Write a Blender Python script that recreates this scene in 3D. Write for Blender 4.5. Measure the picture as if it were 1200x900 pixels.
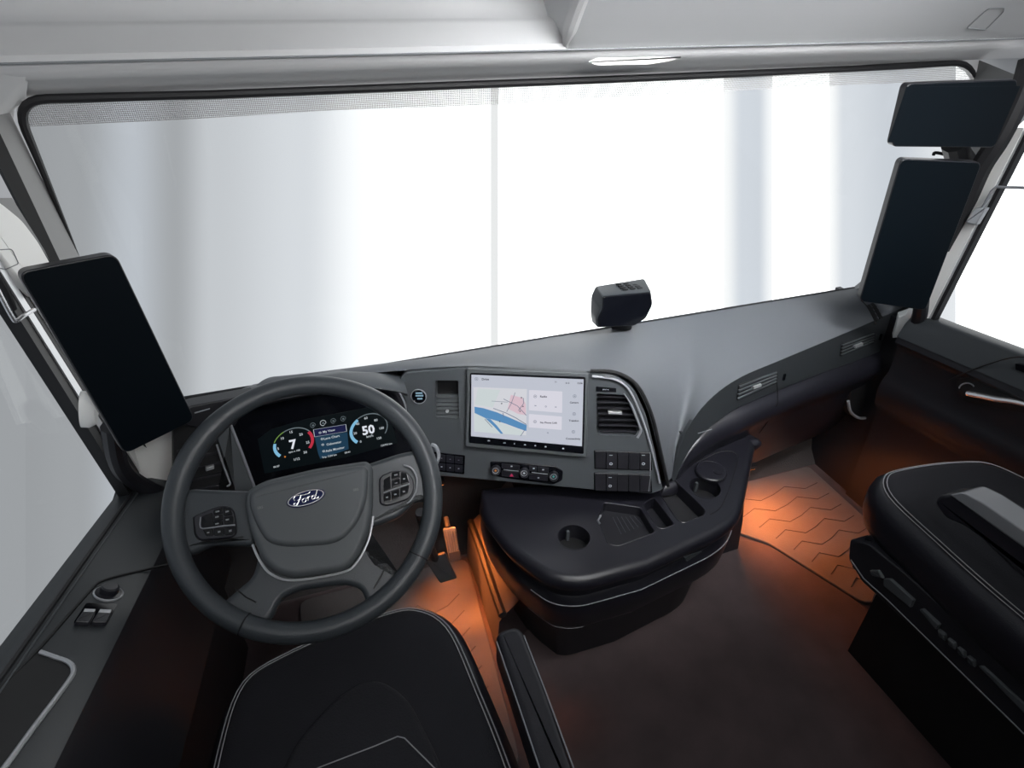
import bpy, bmesh, math, random
from mathutils import Vector, Matrix
V = Vector
random.seed(4)
for o in list(bpy.data.objects): bpy.data.objects.remove(o)
S = bpy.context.scene
COL = S.collection
# ------------------------------------------------------------------ camera
H = 1.55                       # eye height over the cab floor
FPX, VX = 700.0, 318.0         # focal length in pixels of the 1200x900 frame, forward vanishing point
cD = V((0, FPX * FPX / 450, FPX)).normalized()
cF = V((VX - 600, -450, FPX)).normalized()
cR = cD.cross(cF)
if cR.x < 0: cR = -cR
def c2w(c): return V((c.dot(cR), c.dot(cF), -c.dot(cD)))
cam_d = bpy.data.cameras.new('camera'); cam = bpy.data.objects.new('camera', cam_d); COL.objects.link(cam)
ex, ey, ez = c2w(V((1, 0, 0))), c2w(V((0, -1, 0))), c2w(V((0, 0, -1)))
M = Matrix((ex, ey, ez)).transposed().to_4x4(); M.translation = V((0, 0, H))
cam.matrix_world = M
cam_d.sensor_width = 36; cam_d.lens = FPX / 1200 * 36; cam_d.clip_start = 0.02
S.camera = cam
# ------------------------------------------------------------------ world, lights, exposure
S.view_settings.view_transform = 'Standard'; S.view_settings.look = 'None'
S.view_settings.exposure = 0.0; S.view_settings.gamma = 1.0
S.view_settings.use_curve_mapping = False
wd = bpy.data.worlds.new('studio'); S.world = wd; wd.use_nodes = True
wd.node_tree.nodes['Background'].inputs[0].default_value = (0.80, 0.86, 0.95, 1)
wd.node_tree.nodes['Background'].inputs[1].default_value = 0.42
def area_light(name, loc, target, sx, sy, power, color=(1, 1, 1), spread=180):
    d = bpy.data.lights.new(name, 'AREA'); d.shape = 'RECTANGLE'; d.size = sx; d.size_y = sy
    d.energy = power; d.color = color; d.spread = math.radians(spread)
    o = bpy.data.objects.new(name, d); COL.objects.link(o); o.location = loc
    o.rotation_euler = (V(target) - V(loc)).to_track_quat('-Z', 'Y').to_euler()
    return o
area_light('rear_fill_light', (0.64, -0.45, H + 0.42), (0.64, 1.25, H - 0.02), 1.5, 0.25, 12, (1, 1, 1), 110)  # unseen fill from behind the camera, added to brighten the header trim
area_light('overhead_fill_light', (0.88, 0.42, H + 0.462), (0.86, 1.25, H - 0.50), 1.1, 0.30, 14, (0.97, 0.98, 1), 62)  # unseen overhead fill, added and aimed for the sheen on the dash
# ------------------------------------------------------------------ pixel rays (photo calibration)
EYE = V((0, 0, H))
def ray(px, py): return c2w(V(((px - 600) / FPX, (py - 450) / FPX, 1)))
def aY(px, py, y): r = ray(px, py); return EYE + r * (y / r.y)
def aX(px, py, x): r = ray(px, py); return EYE + r * (x / r.x)
def aZ(px, py, z): r = ray(px, py); return EYE + r * (z / r.z)      # z relative to the eye
def P(x, y, z): return V((x, y, z + H))
class Fr:
    """local frame: o origin, u right, v up, n towards the viewer"""
    def __init__(s, o, u, v):
        s.o = V(o); s.u = V(u).normalized(); v = V(v); s.v = (v - s.u * v.dot(s.u)).normalized(); s.n = s.u.cross(s.v)
    def p(s, a, b, c=0.0): return s.o + s.u * a + s.v * b + s.n * c
    def pix(s, px, py, c=0.0):
        r = ray(px, py); t = (s.o + s.n * c - EYE).dot(s.n) / r.dot(s.n)
        q = EYE + r * t - s.o
        return (q.dot(s.u), q.dot(s.v))
    def poly(s, pts, c=0.0): return [s.pix(x, y, c) for x, y in pts]
# ------------------------------------------------------------------ materials
MATS = {}
def mat(name, col, rough=0.5, metal=0.0, bump=0.0, bscale=400.0, var=0.0, spec=0.5, emit=0.0, coat=0.0, sheen=0.0):
    m = bpy.data.materials.new(name); m.use_nodes = True; nt = m.node_tree; b = nt.nodes['Principled BSDF']
    b.inputs['Base Color'].default_value = (0.002, 0.002, 0.002, 1) if emit else (*col, 1); b.inputs['Roughness'].default_value = rough
    b.inputs['Metallic'].default_value = metal; b.inputs['Specular IOR Level'].default_value = spec
    if coat: b.inputs['Coat Weight'].default_value = coat; b.inputs['Coat Roughness'].default_value = 0.05
    if sheen: b.inputs['Sheen Weight'].default_value = sheen; b.inputs['Sheen Roughness'].default_value = 0.5
    if emit:
        b.inputs['Emission Color'].default_value = (*col, 1); b.inputs['Emission Strength'].default_value = emit
    if bump or var:
        tc = nt.nodes.new('ShaderNodeTexCoord'); nz = nt.nodes.new('ShaderNodeTexNoise')
        nz.inputs['Scale'].default_value = bscale; nz.inputs['Detail'].default_value = 3
        nt.links.new(tc.outputs['Object'], nz.inputs['Vector'])
        if bump:
            bp = nt.nodes.new('ShaderNodeBump'); bp.inputs['Strength'].default_value = bump; bp.inputs['Distance'].default_value = 0.002
            nt.links.new(nz.outputs['Fac'], bp.inputs['Height']); nt.links.new(bp.outputs['Normal'], b.inputs['Normal'])
        if var:
            n2 = nt.nodes.new('ShaderNodeTexNoise'); n2.inputs['Scale'].default_value = 9; n2.inputs['Detail'].default_value = 4
            nt.links.new(tc.outputs['Object'], n2.inputs['Vector'])
            rp = nt.nodes.new('ShaderNodeValToRGB')
            rp.color_ramp.elements[0].position = 0.3; rp.color_ramp.elements[1].position = 0.7
            rp.color_ramp.elements[0].color = (*[c * (1 - var) for c in col], 1)
            rp.color_ramp.elements[1].color = (*[min(1, c * (1 + var)) for c in col], 1)
            nt.links.new(n2.outputs['Fac'], rp.inputs['Fac']); nt.links.new(rp.outputs['Color'], b.inputs['Base Color'])
    MATS[name] = m
    return m
mat('pad', (0.105, 0.113, 0.124), 0.5, bump=0.12, bscale=900, spec=0.22)          # soft dash skin
mat('panel', (0.060, 0.067, 0.074), 0.40, bump=0.10, bscale=900, spec=0.5)
mat('doorskin', (0.026, 0.030, 0.034), 0.45, bump=0.10, bscale=900)
mat('darkpanel', (0.013, 0.013, 0.017), 0.45, bump=0.10, bscale=900)
mat('console', (0.011, 0.011, 0.016), 0.33, bump=0.10, bscale=900, spec=0.6)
mat('black', (0.004, 0.004, 0.005), 0.6)
mat('gloss', (0.0035, 0.004, 0.006), 0.08, spec=0.4)
mat('monitor', (0.0032, 0.0055, 0.0080), 0.35, spec=0.15)
mat('monitor_edge', (0.016, 0.016, 0.02), 0.35)
mat('rubber', (0.010, 0.010, 0.012), 0.6)
mat('leather', (0.038, 0.044, 0.050), 0.38, bump=0.2, bscale=700, spec=0.5)
mat('hubplastic', (0.070, 0.077, 0.083), 0.5, bump=0.10, bscale=1200)
mat('headliner', (0.54, 0.545, 0.55), 0.8, bump=0.05, bscale=600, var=0.02)
mat('header_light', (0.56, 0.56, 0.565), 0.6)
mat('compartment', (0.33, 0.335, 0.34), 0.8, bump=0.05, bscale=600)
mat('pillar', (0.21, 0.21, 0.21), 0.7, bump=0.05, bscale=600)
mat('whiteplastic', (0.86, 0.86, 0.84), 0.5)
mat('satin', (0.55, 0.56, 0.58), 0.35, metal=0.6)
mat('chrome', (0.8, 0.8, 0.82), 0.25, metal=0.85)
mat('seam', (0.25, 0.26, 0.28), 0.5)
mat('thread', (0.32, 0.32, 0.34), 0.7)
mat('fabric', (0.0060, 0.0060, 0.010), 0.85, bump=0.5, bscale=500, var=0.15, sheen=0.02)
mat('fabric2', (0.0075, 0.0075, 0.0115), 0.85, bump=0.6, bscale=350, var=0.2, sheen=0.03)
mat('vinyl', (0.010, 0.010, 0.015), 0.42, bump=0.2, bscale=500)
mat('floor', (0.066, 0.046, 0.047), 0.75, bump=0.3, bscale=300, var=0.2)
mat('mat', (0.11, 0.10, 0.10), 0.7, bump=0.3, bscale=300, var=0.1)
mat('groove', (0.055, 0.05, 0.05), 0.8)
mat('carpet', (0.05, 0.045, 0.045), 0.9, bump=0.6, bscale=200)
mat('greygrip', (0.20, 0.205, 0.22), 0.5)
mat('navy', (0.004, 0.008, 0.055), 0.2, coat=0.5)
mat('icon', (0.55, 0.57, 0.6), 0.6)
mat('icon_dim', (0.20, 0.21, 0.22), 0.6)
mat('icon_red', (0.45, 0.02, 0.05), 0.5)
mat('redline', (0.22, 0.05, 0.06), 0.5)
mat('lens', (0.9, 0.9, 0.88), 0.3)
def emit(name, col, s=1.0): return mat(name, col, 0.3, emit=s, spec=0.3)
emit('e_white', (0.80, 0.83, 0.90), 0.9); emit('e_bg', (0.60, 0.63, 0.72), 0.85); emit('e_card', (0.78, 0.77, 0.86), 0.85)
emit('e_map', (0.74, 0.75, 0.80), 0.85); emit('e_land', (0.68, 0.75, 0.76), 0.85); emit('e_pink', (0.78, 0.58, 0.66), 0.85)
emit('e_river', (0.12, 0.32, 0.60), 0.8); emit('e_road', (0.25, 0.30, 0.42), 0.6); emit('e_ink', (0.10, 0.11, 0.16), 0.3)
emit('e_cyan', (0.22, 0.50, 0.72), 0.9); emit('e_red', (0.50, 0.03, 0.06), 0.9); emit('e_green', (0.25, 0.45, 0.10), 0.6)
emit('e_grey', (0.16, 0.20, 0.22), 0.8); emit('e_menu', (0.012, 0.045, 0.085), 0.9); emit('e_menusel', (0.010, 0.012, 0.06), 0.9)
emit('e_text', (0.62, 0.68, 0.72), 0.8); emit('e_orange', (0.7, 0.25, 0.05), 0.8); emit('e_dark', (0.0015, 0.004, 0.0055), 0.8)
emit('e_btn', (0.25, 0.40, 0.50), 0.8); emit('e_teal', (0.10, 0.45, 0.40), 0.8); emit('e_rose', (0.5, 0.04, 0.12), 0.8)
emit('e_lamp', (1.0, 0.30, 0.07), 2.0); emit('e_roof', (1.0, 0.97, 0.92), 3.0)
def glass(name, tint, refl):
    m = bpy.data.materials.new(name); m.use_nodes = True; nt = m.node_tree; nt.nodes.clear()
    o = nt.nodes.new('ShaderNodeOutputMaterial'); t = nt.nodes.new('ShaderNodeBsdfTransparent'); g = nt.nodes.new('ShaderNodeBsdfGlossy')
    mx = nt.nodes.new('ShaderNodeMixShader'); t.inputs[0].default_value = (*tint, 1); g.inputs['Roughness'].default_value = 0.02
    mx.inputs[0].default_value = refl
    nt.links.new(t.outputs[0], mx.inputs[1]); nt.links.new(g.outputs[0], mx.inputs[2]); nt.links.new(mx.outputs[0], o.inputs[0])
    MATS[name] = m; return m
glass('glass', (0.97, 0.98, 0.98), 0.02)
def frit_mat():
    m = glass('frit', (1, 1, 1), 0.0); nt = m.node_tree
    mx = [n for n in nt.nodes if n.type == 'MIX_SHADER'][0]; gl = [n for n in nt.nodes if n.type == 'BSDF_GLOSSY'][0]
    df = nt.nodes.new('ShaderNodeBsdfDiffuse'); df.inputs[0].default_value = (0.36, 0.36, 0.36, 1)
    tc = nt.nodes.new('ShaderNodeTexCoord'); vo = nt.nodes.new('ShaderNodeTexVoronoi'); vo.inputs['Scale'].default_value = 300; vo.voronoi_dimensions = '2D'
    vo.inputs['Randomness'].default_value = 0.0
    lt = nt.nodes.new('ShaderNodeMath'); lt.operation = 'LESS_THAN'; lt.inputs[1].default_value = 0.44
    sx = nt.nodes.new('ShaderNodeSeparateXYZ'); cx = nt.nodes.new('ShaderNodeCombineXYZ')
    nt.links.new(tc.outputs['Object'], sx.inputs[0]); nt.links.new(sx.outputs[0], cx.inputs[0]); nt.links.new(sx.outputs[2], cx.inputs[1])
    nt.links.new(cx.outputs[0], vo.inputs['Vector']); nt.links.new(vo.outputs['Distance'], lt.inputs[0])
    nt.links.new(lt.outputs[0], mx.inputs[0]); nt.links.new(df.outputs[0], mx.inputs[2])
    nt.nodes.remove(gl)
frit_mat()
# ------------------------------------------------------------------ mesh helpers
def area2(p): return sum(p[i][0] * p[(i + 1) % len(p)][1] - p[(i + 1) % len(p)][0] * p[i][1] for i in range(len(p))) / 2
def ccw(p): return list(p) if area2(p) > 0 else list(reversed(p))
def rnd(pts, r, seg=4):
    """round the corners of a 2d polygon; r a number or a list"""
    n = len(pts); out = []
    for i in range(n):
        a, b, c = V(pts[i - 1]), V(pts[i]), V(pts[(i + 1) % n]); rr = r[i] if isinstance(r, (list, tuple)) else r
        d1, d2 = (a - b), (c - b); k = min(rr, d1.length * .49, d2.length * .49)
        if k < 1e-5: out.append((b.x, b.y)); continue
        p0, p2 = b + d1.normalized() * k, b + d2.normalized() * k
        for s in range(seg + 1):
            t = s / seg; q = p0 * (1 - t) ** 2 + b * 2 * t * (1 - t) + p2 * t * t; out.append((q.x, q.y))
    return out
def inset(p, d):
    n = len(p); out = []
    for i in range(n):
        a, b, c = V(p[i - 1]), V(p[i]), V(p[(i + 1) % n])
        e1, e2 = (b - a), (c - b)
        if e1.length < 1e-9 or e2.length < 1e-9: out.append(tuple(b)); continue
        e1.normalize(); e2.normalize(); n1, n2 = V((-e1.y, e1.x)), V((-e2.y, e2.x)); m = n1 + n2
        if m.length < 1e-6: m = n1
        m.normalize(); k = max(0.5, m.dot(n1)); q = b + m * (d / k); out.append((q.x, q.y))
    return out
def smooth(pts, n=8, closed=False):
    """Catmull-Rom through the points"""
    P_ = [V(p) for p in pts]; m = len(P_); out = []
    rng = range(m if closed else m - 1)
    for i in rng:
        if closed: a, b, c, d = P_[i - 1], P_[i], P_[(i + 1) % m], P_[(i + 2) % m]
        else: a, b, c, d = P_[max(i - 1, 0)], P_[i], P_[i + 1], P_[min(i + 2, m - 1)]
        for s in range(n):
            t = s / n
            out.append(0.5 * ((2 * b) + (c - a) * t + (2 * a - 5 * b + 4 * c - d) * t * t + (3 * b - a - 3 * c + d) * t ** 3))
    if not closed: out.append(P_[-1].copy())
    return out
def ell(cx, cy, rx, ry, n=24): return [(cx + rx * math.cos(2 * math.pi * k / n), cy + ry * math.sin(2 * math.pi * k / n)) for k in range(n)]
WLOC = {}
class MB:
    def __init__(s): s.v = []; s.f = []
    def add(s, vs, fs):
        k = len(s.v); s.v += [V(x) for x in vs]; s.f += [[i + k for i in f] for f in fs]; return s
    def loft(s, rings, closed=True, cap=True):
        n = len(rings[0]); vs = [p for r in rings for p in r]; fs = []
        for j in range(len(rings) - 1):
            for i in range(n if closed else n - 1):
                a, b = j * n + i, j * n + (i + 1) % n; fs.append([a, b, b + n, a + n])
        if cap and closed: fs.append(list(range(n))[::-1]); fs.append([(len(rings) - 1) * n + i for i in range(n)])
        return s.add(vs, fs)
    def prism(s, fr, poly, c0, c1, bev=0.0, seg=3):
        p = ccw(poly); rings = [[fr.p(a, b, c0) for a, b in p]]
        if bev <= 0: rings.append([fr.p(a, b, c1) for a, b in p])
        else:
            for k in range(seg + 1):
                t = k / seg * math.pi / 2; q = inset(p, bev * (1 - math.cos(t))); c = c1 - bev + bev * math.sin(t)
                rings.append([fr.p(a, b, c) for a, b in q])
        return s.loft(rings)
    def tube(s, pts, r, seg=8, closed=False, flat=1.0, up=None):
        pts = [V(p) for p in pts]; n = len(pts); rings = []; prev = None
        for i, p in enumerate(pts):
            if closed: t = pts[(i + 1) % n] - pts[i - 1]
            else: t = pts[min(i + 1, n - 1)] - pts[max(i - 1, 0)]
            t.normalize()
            if prev is None:
                h = V(up) if up else (V((0, 0, 1)) if abs(t.z) < .9 else V((1, 0, 0)))
            else: h = prev
            a = (h - t * h.dot(t)).normalized(); prev = a; b = t.cross(a)
            rr = r[i] if isinstance(r, (list, tuple)) else r
            rings.append([p + a * (rr * flat * math.cos(2 * math.pi * k / seg)) + b * (rr * math.sin(2 * math.pi * k / seg)) for k in range(seg)])
        if closed: rings.append(rings[0]); return s.loft(rings, cap=False)
        return s.loft(rings)
    def lathe(s, fr, ca, cb, prof, seg=24, sx=1.0, sy=1.0):
        """prof: list of (radius, height along n)"""
        rings = [[fr.p(ca + r * sx * math.cos(2 * math.pi * k / seg), cb + r * sy * math.sin(2 * math.pi * k / seg), h) for k in range(seg)] for r, h in prof]
        return s.loft(rings)
    def grid(s, rows): return s.loft(rows, closed=False)
    def box(s, fr, a0, a1, b0, b1, c0, c1, bev=0.0): return s.prism(fr, [(a0, b0), (a1, b0), (a1, b1), (a0, b1)], c0, c1, bev, 2)
    def ring(s, fr, outer, inner, c0, c1):
        o, i = ccw(outer), ccw(inner)
        A = [fr.p(*q, c0) for q in o]; B = [fr.p(*q, c1) for q in o]; C = [fr.p(*q, c1) for q in i]; D = [fr.p(*q, c0) for q in i]
        return s.loft([A, B, C, D, A], cap=False)
    def text(s, fr, txt, a, b, size, c=0.0, align='CENTER', h=0.0004, ux=(1, 0), shear=0.0, bold=0.0):
        cu = bpy.data.curves.new('t', 'FONT'); cu.body = txt; cu.size = size; cu.align_x = align; cu.align_y = 'CENTER'; cu.resolution_u = 2
        cu.shear = shear; cu.offset = bold * size
        ob = bpy.data.objects.new('t', cu); me = bpy.data.meshes.new_from_object(ob)
        ax = V((ux[0], ux[1])).normalized()
        s.add([fr.p(a + q.co.x * ax.x - q.co.y * ax.y, b + q.co.x * ax.y + q.co.y * ax.x, c + h) for q in me.vertices], [list(f.vertices) for f in me.polygons])
        bpy.data.objects.remove(ob); bpy.data.curves.remove(cu); bpy.data.meshes.remove(me)
        return s
    def mesh(s, name, ctr, sharp=35):
        me = bpy.data.meshes.new(name); me.from_pydata([tuple(v - ctr) for v in s.v], [], s.f)
        bm = bmesh.new(); bm.from_mesh(me); bmesh.ops.remove_doubles(bm, verts=bm.verts, dist=1e-6)
        bmesh.ops.recalc_face_normals(bm, faces=bm.faces); bm.to_mesh(me); bm.free()
        for f in me.polygons: f.use_smooth = True
        try: me.set_sharp_from_angle(angle=math.radians(sharp))
        except Exception: pass
        return me
    def build(s, name, material, parent=None, label=None, sharp=35, kind=None):
        lo = V([min(v[i] for v in s.v) for i in range(3)]); hi = V([max(v[i] for v in s.v) for i in range(3)])
        ctr = (lo + hi) / 2
        me = s.mesh(name, ctr, sharp); me.materials.append(MATS[material])
        o = bpy.data.objects.new(name, me); COL.objects.link(o); WLOC[o.name] = ctr
        wn = o.modifiers.new('normals', 'WEIGHTED_NORMAL'); wn.keep_sharp = True; wn.weight = 70
        o.location = ctr - (WLOC[parent.name] if parent else V((0, 0, 0)))
        if parent: o.parent = parent
        if label: o['label'] = label
        if kind: o['kind'] = kind
        return o
def thing(name, label, cat, loc, group=None, kind=None):
    o = bpy.data.objects.new(name, None); COL.objects.link(o); o.location = loc; o.empty_display_size = 0.05; WLOC[o.name] = V(loc)
    o['label'] = label; o['category'] = cat
    if group: o['group'] = group
    if kind: o['kind'] = kind
    return o
def tag(o, label, cat, group=None, kind=None):
    o['label'] = label; o['category'] = cat
    if group: o['group'] = group
    if kind: o['kind'] = kind
    return o
def cut(o, *cutters):
    """carve the cutters out of a built object"""
    tmp = []
    o.modifiers.clear(); bpy.context.view_layer.update()
    for mb in cutters:
        me = mb.mesh('c', V((0, 0, 0))); c = bpy.data.objects.new('c', me); COL.objects.link(c); tmp.append(c)
        m = o.modifiers.new('b', 'BOOLEAN'); m.operation = 'DIFFERENCE'; m.solver = 'EXACT'; m.object = c
    bpy.context.view_layer.update()
    dg = bpy.context.evaluated_depsgraph_get(); me = bpy.data.meshes.new_from_object(o.evaluated_get(dg))
    o.modifiers.clear(); o.modifiers.new('normals', 'WEIGHTED_NORMAL').keep_sharp = True; old = o.data; o.data = me; bpy.data.meshes.remove(old)
    for c in tmp: d = c.data; bpy.data.objects.remove(c); bpy.data.meshes.remove(d)
    for f in me.polygons: f.use_smooth = True
    me.set_sharp_from_angle(angle=math.radians(30))
    return o
XC = 0.64                                              # cab centre line
def mir(p): return V((2 * XC - p[0], p[1], p[2]))

# ================================================================== STUDIO beyond the glass
def light_panel(name, label, x0, x1, depth, stops, strength, fr, y0=-900, y1=1700):
    """a tall softbox: stops = [(0..1, linear colour)] across its width"""
    m = bpy.data.materials.new(name + '_fabric'); m.use_nodes = True; nt = m.node_tree; nt.nodes.clear()
    o = nt.nodes.new('ShaderNodeOutputMaterial'); e = nt.nodes.new('ShaderNodeEmission'); e.inputs[1].default_value = strength
    tc = nt.nodes.new('ShaderNodeTexCoord'); sp = nt.nodes.new('ShaderNodeSeparateXYZ'); rp = nt.nodes.new('ShaderNodeValToRGB')
    nt.links.new(tc.outputs['Generated'], sp.inputs[0]); nt.links.new(sp.outputs[0], rp.inputs[0])
    nt.links.new(rp.outputs[0], e.inputs[0]); nt.links.new(e.outputs[0], o.inputs[0])
    while len(rp.color_ramp.elements) < len(stops): rp.color_ramp.elements.new(0.5)
    for el, (t, c) in zip(rp.color_ramp.elements, stops): el.position = t; el.color = (*c, 1)
    rp.color_ramp.interpolation = 'EASE'
    MATS[m.name] = m
    A, B = fr.pix(x0, 450), fr.pix(x1, 450)
    hh = 9.0
    mb = MB().box(fr, A[0], B[0], -hh, hh, -0.10, 0.0)
    me = bpy.data.meshes.new(name)
    # keep the mesh in the frame's own axes so that the fabric's coordinates run across it
    me.from_pydata([((q - fr.o).dot(fr.u), (q - fr.o).dot(fr.v), (q - fr.o).dot(fr.n)) for q in mb.v], [], mb.f)
    me.materials.append(m)
    ob = bpy.data.objects.new(name, me); COL.objects.link(ob)
    mw = Matrix((fr.u, fr.v, fr.n)).transposed().to_4x4(); mw.translation = fr.o; ob.matrix_world = mw
    tag(ob, label, 'studio light', 'studio light panels beyond the glass')
    return ob
def G(v, b=0.03): 
    l = (v / 255) ** 2.2; return (l * (1 - b), l, l * (1 + b * 1.6))
BF = Fr(EYE + ez * -7.0, ex, ey)                       # leaning light wall seven metres off
light_panel('studio_panel', 'dim blue grey studio panel seen left of the windshield through the driver window', -900, 30, 7, [(0, G(168)), (1, G(163))], 1.0, BF)
light_panel('studio_panel', 'grey studio panel with one pale streak behind the left windshield end', 30, 205, 7, [(0, G(160)), (.35, G(165)), (.72, G(196, .05)), (1, G(172))], 1.0, BF)
light_panel('studio_panel', 'studio panel brightening from pale grey to white left of the windshield middle', 205, 575, 7, [(0, G(172)), (.12, G(206)), (.4, G(226, .03)), (.62, G(270, .01)), (1, G(330, 0))], 1.0, BF)
light_panel('studio_panel', 'narrow pale grey studio panel edge standing at the windshield middle', 575, 584, 7, [(0, G(243, .0)), (1, G(243, 0))], 1.0, BF)
light_panel('studio_panel', 'wide pure white studio panel behind the dashboard sensor pod', 584, 848, 7, [(0, G(275, 0)), (1, G(275, 0))], 2.0, BF)
light_panel('studio_panel', 'narrow lavender grey studio panel between two white ones', 848, 905, 7, [(0, G(262, 0)), (.4, G(222, .05)), (.7, G(220, .05)), (1, G(258, 0.01))], 1.0, BF)
light_panel('studio_panel', 'narrow pure white studio panel left of the passenger side monitors', 905, 972, 7, [(0, G(262, 0)), (1, G(262, 0))], 2.0, BF)
light_panel('studio_panel', 'pale lavender studio panel partly behind the passenger side monitors', 972, 1120, 7, [(0, G(262, 0)), (.12, G(228, .04)), (.5, G(214, .05)), (1, G(240, .02))], 1.0, BF)
light_panel('studio_panel', 'white studio panel filling the passenger door window', 1120, 2300, 7, [(0, G(262, 0)), (.04, G(262, 0)), (.06, G(246, .02)), (.08, G(262, 0)), (1, G(262, 0))], 2.0, BF)

# ================================================================== SETTING
# ---- floor
fl = thing('floor', 'dark cab floor covering with toe boards under the dashboard', 'floor', (XC, 0.4, 0), kind='structure')
XZ = Fr((0, 0, 0), (1, 0, 0), (0, 1, 0))
MB().box(XZ, -0.52, 1.80, -1.2, 1.62, -0.06, 0.0).build('floor_plate', 'floor', fl)
MB().grid([[V((x, 1.34, 0.002)) for x in (-0.5, 1.78)], [V((x, 1.38, 0.05)) for x in (-0.5, 1.78)], [V((x, 1.43, 0.25)) for x in (-0.5, 1.78)], [V((x, 1.45, 0.62)) for x in (-0.5, 1.78)], [V((x, 1.414, 0.728)) for x in (-0.5, 1.78)]]).build('toe_board', 'carpet', fl)
# ---- ceiling, rear wall, side walls behind the doors
o = MB().box(XZ, -0.60, 1.88, -1.2, 1.65, H + 0.50, H + 0.54).build('ceiling', 'headliner'); tag(o, 'pale grey cab roof lining above the windshield', 'ceiling', kind='structure')
o = MB().box(XZ, -0.60, 1.88, -1.24, -1.20, 0, H + 0.54).build('wall_rear', 'headliner'); tag(o, 'pale rear wall of the cab behind the seats', 'wall', kind='structure')
for nm, x in (('wall_left', -0.60), ('wall_right', 1.84)):
    o = MB().box(XZ, x, x + 0.04, -1.2, -0.15, 0, H + 0.54).build(nm, 'headliner'); tag(o, 'pale side wall of the cab behind the ' + ('driver' if x < 0 else 'passenger') + ' door', 'wall', kind='structure')
lamp = thing('rear_fill_lamp', 'added long white fill lamp on the cab ceiling behind the seats', 'lamp', (XC, -0.50, H + 0.5))  # fixture added to carry the rear fill light, out of view
MB().box(XZ, XC - 0.78, XC + 0.78, -0.62, -0.48, H + 0.30, H + 0.498, 0.01).build('lamp_housing', 'whiteplastic', lamp)
MB().box(Fr((XC, -0.478, H + 0.42), (1, 0, 0), (0, 0, 1)), -0.74, 0.74, -0.08, 0.05, 0, 0.004).build('lamp_lens', 'lens', lamp)
cl_ = thing('overhead_fill_lamp', 'added flat rectangular fill lamp over the front of the cab', 'lamp', (0.88, 0.42, H + 0.5))  # housing added above the dash fill light, out of view
MB().box(XZ, .30, 1.46, .22, .62, H + .476, H + .4995, .006).build('lamp_housing', 'whiteplastic', cl_)
# ---- windshield
WS = Fr(P(XC, 1.40, -0.83), (1, 0, 0), (0, -0.10, 0.688))
ws = thing('window_1', 'wide truck windshield with a dotted grey band along its top', 'windshield', P(XC, 1.40, -0.83), kind='structure')
wpx = [(16, 116), (250, 110), (700, 93), (1000, 80), (1144, 72), (1136, 140), (1060, 330), (1000, 352), (860, 368), (470, 434), (182, 482), (93, 301)]
wpl = rnd(WS.poly(wpx), [.05, 0, 0, 0, .09, .05, .03, .03, 0, 0, .05, 0], 7)
MB().prism(WS, wpl, -0.006, 0.0).build('glass_pane', 'glass', ws)
seal = [WS.p(a, b, 0.004) for a, b in wpl]
MB().tube(seal, [0.0075 if q.z > H - .22 else .002 for q in seal], 8, closed=True).build('rubber_seal', 'rubber', ws)
fr_t = WS.poly([(19, 128), (28, 118), (200, 111), (400, 104), (600, 96), (800, 88), (1000, 80), (1110, 75), (1138, 84)], 0.001)
fr_b = WS.poly([(23, 149), (40, 148), (200, 141), (400, 129), (600, 122), (800, 110), (1000, 99), (1110, 96), (1138, 98)], 0.001)
MB().grid([[WS.p(a, b, 0.001) for a, b in fr_t], [WS.p(a, b, 0.001) for a, b in fr_b]]).build('dotted_band', 'frit', ws, label='grey dotted shade band along the glass top')
# ---- header over the windshield
hd = thing('trim_1', 'pale grey header with an open overhead shelf above the windshield', 'header trim', P(XC, 1.22, -0.1), kind='structure')
def hz(y, Y): return aY(300, y, Y).z
prof = [(1.315, hz(106, 1.315)), (1.305, hz(104, 1.305)), (1.27, hz(92, 1.27)), (1.245, hz(85, 1.245)), (1.228, hz(85.5, 1.228)), (1.217, hz(81, 1.217)), (1.212, hz(76, 1.212)), (1.205, hz(68.5, 1.205))]
XL, XR = -0.62, 1.90
def xs(a, b, n=2): return [a + (b - a) * i / (n - 1) for i in range(n)]
MB().grid([[V((x, y, z)) for x in xs(XL, XR, 3)] for y, z in prof]).build('lower_rail', 'header_light', hd, sharp=50)
zt = prof[-1][1]
XD = aY(668, 20, 1.2).x
lp = [(1.203, zt + .003), (1.205, zt + .012), (1.235, hz(45, 1.235)), (1.262, hz(30, 1.262)), (1.275, hz(25, 1.275)), (1.30, hz(22, 1.30)), (1.33, H + 0.0), (1.35, H + 0.1), (1.30, H + 0.5)]
MB().grid([[V((x, y, z)) for x in xs(XL, XD, 3)] for y, z in lp]).build('shelf_fascia', 'headliner', hd, sharp=50)
rp_ = [(1.203, zt + .003), (1.198, zt + .012), (1.150, zt + .07), (1.07, H + 0.09), (0.98, H + 0.25), (0.95, H + 0.5)]
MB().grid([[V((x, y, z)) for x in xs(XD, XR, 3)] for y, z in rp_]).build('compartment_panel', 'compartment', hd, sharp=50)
MB().tube([V((XL, 1.2005, zt + .0015)), V((XR, 1.2005, zt + .0015))], 0.0016, 6).build('panel_gap', 'icon_dim', hd)
dp = [V((XD, y, z)) for y, z in lp] + [V((XD, y, z)) for y, z in reversed(rp_)]
MB().loft([[p + V((-.004, 0, 0)) for p in dp], [p + V((.004, 0, 0)) for p in dp]]).build('divider_plate', 'headliner', hd)
rib = smooth([V((XD - .006, 1.205, zt + .01)), V((XD - .008, 1.178, zt + .04)), V((XD - .010, 1.148, zt + .07)), V((XD - .012, 1.106, H + .03)), V((XD - .014, 1.07, H + .09)), V((XD - .014, .98, H + .25)), V((XD - .014, .95, H + .5))], 5)
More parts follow.
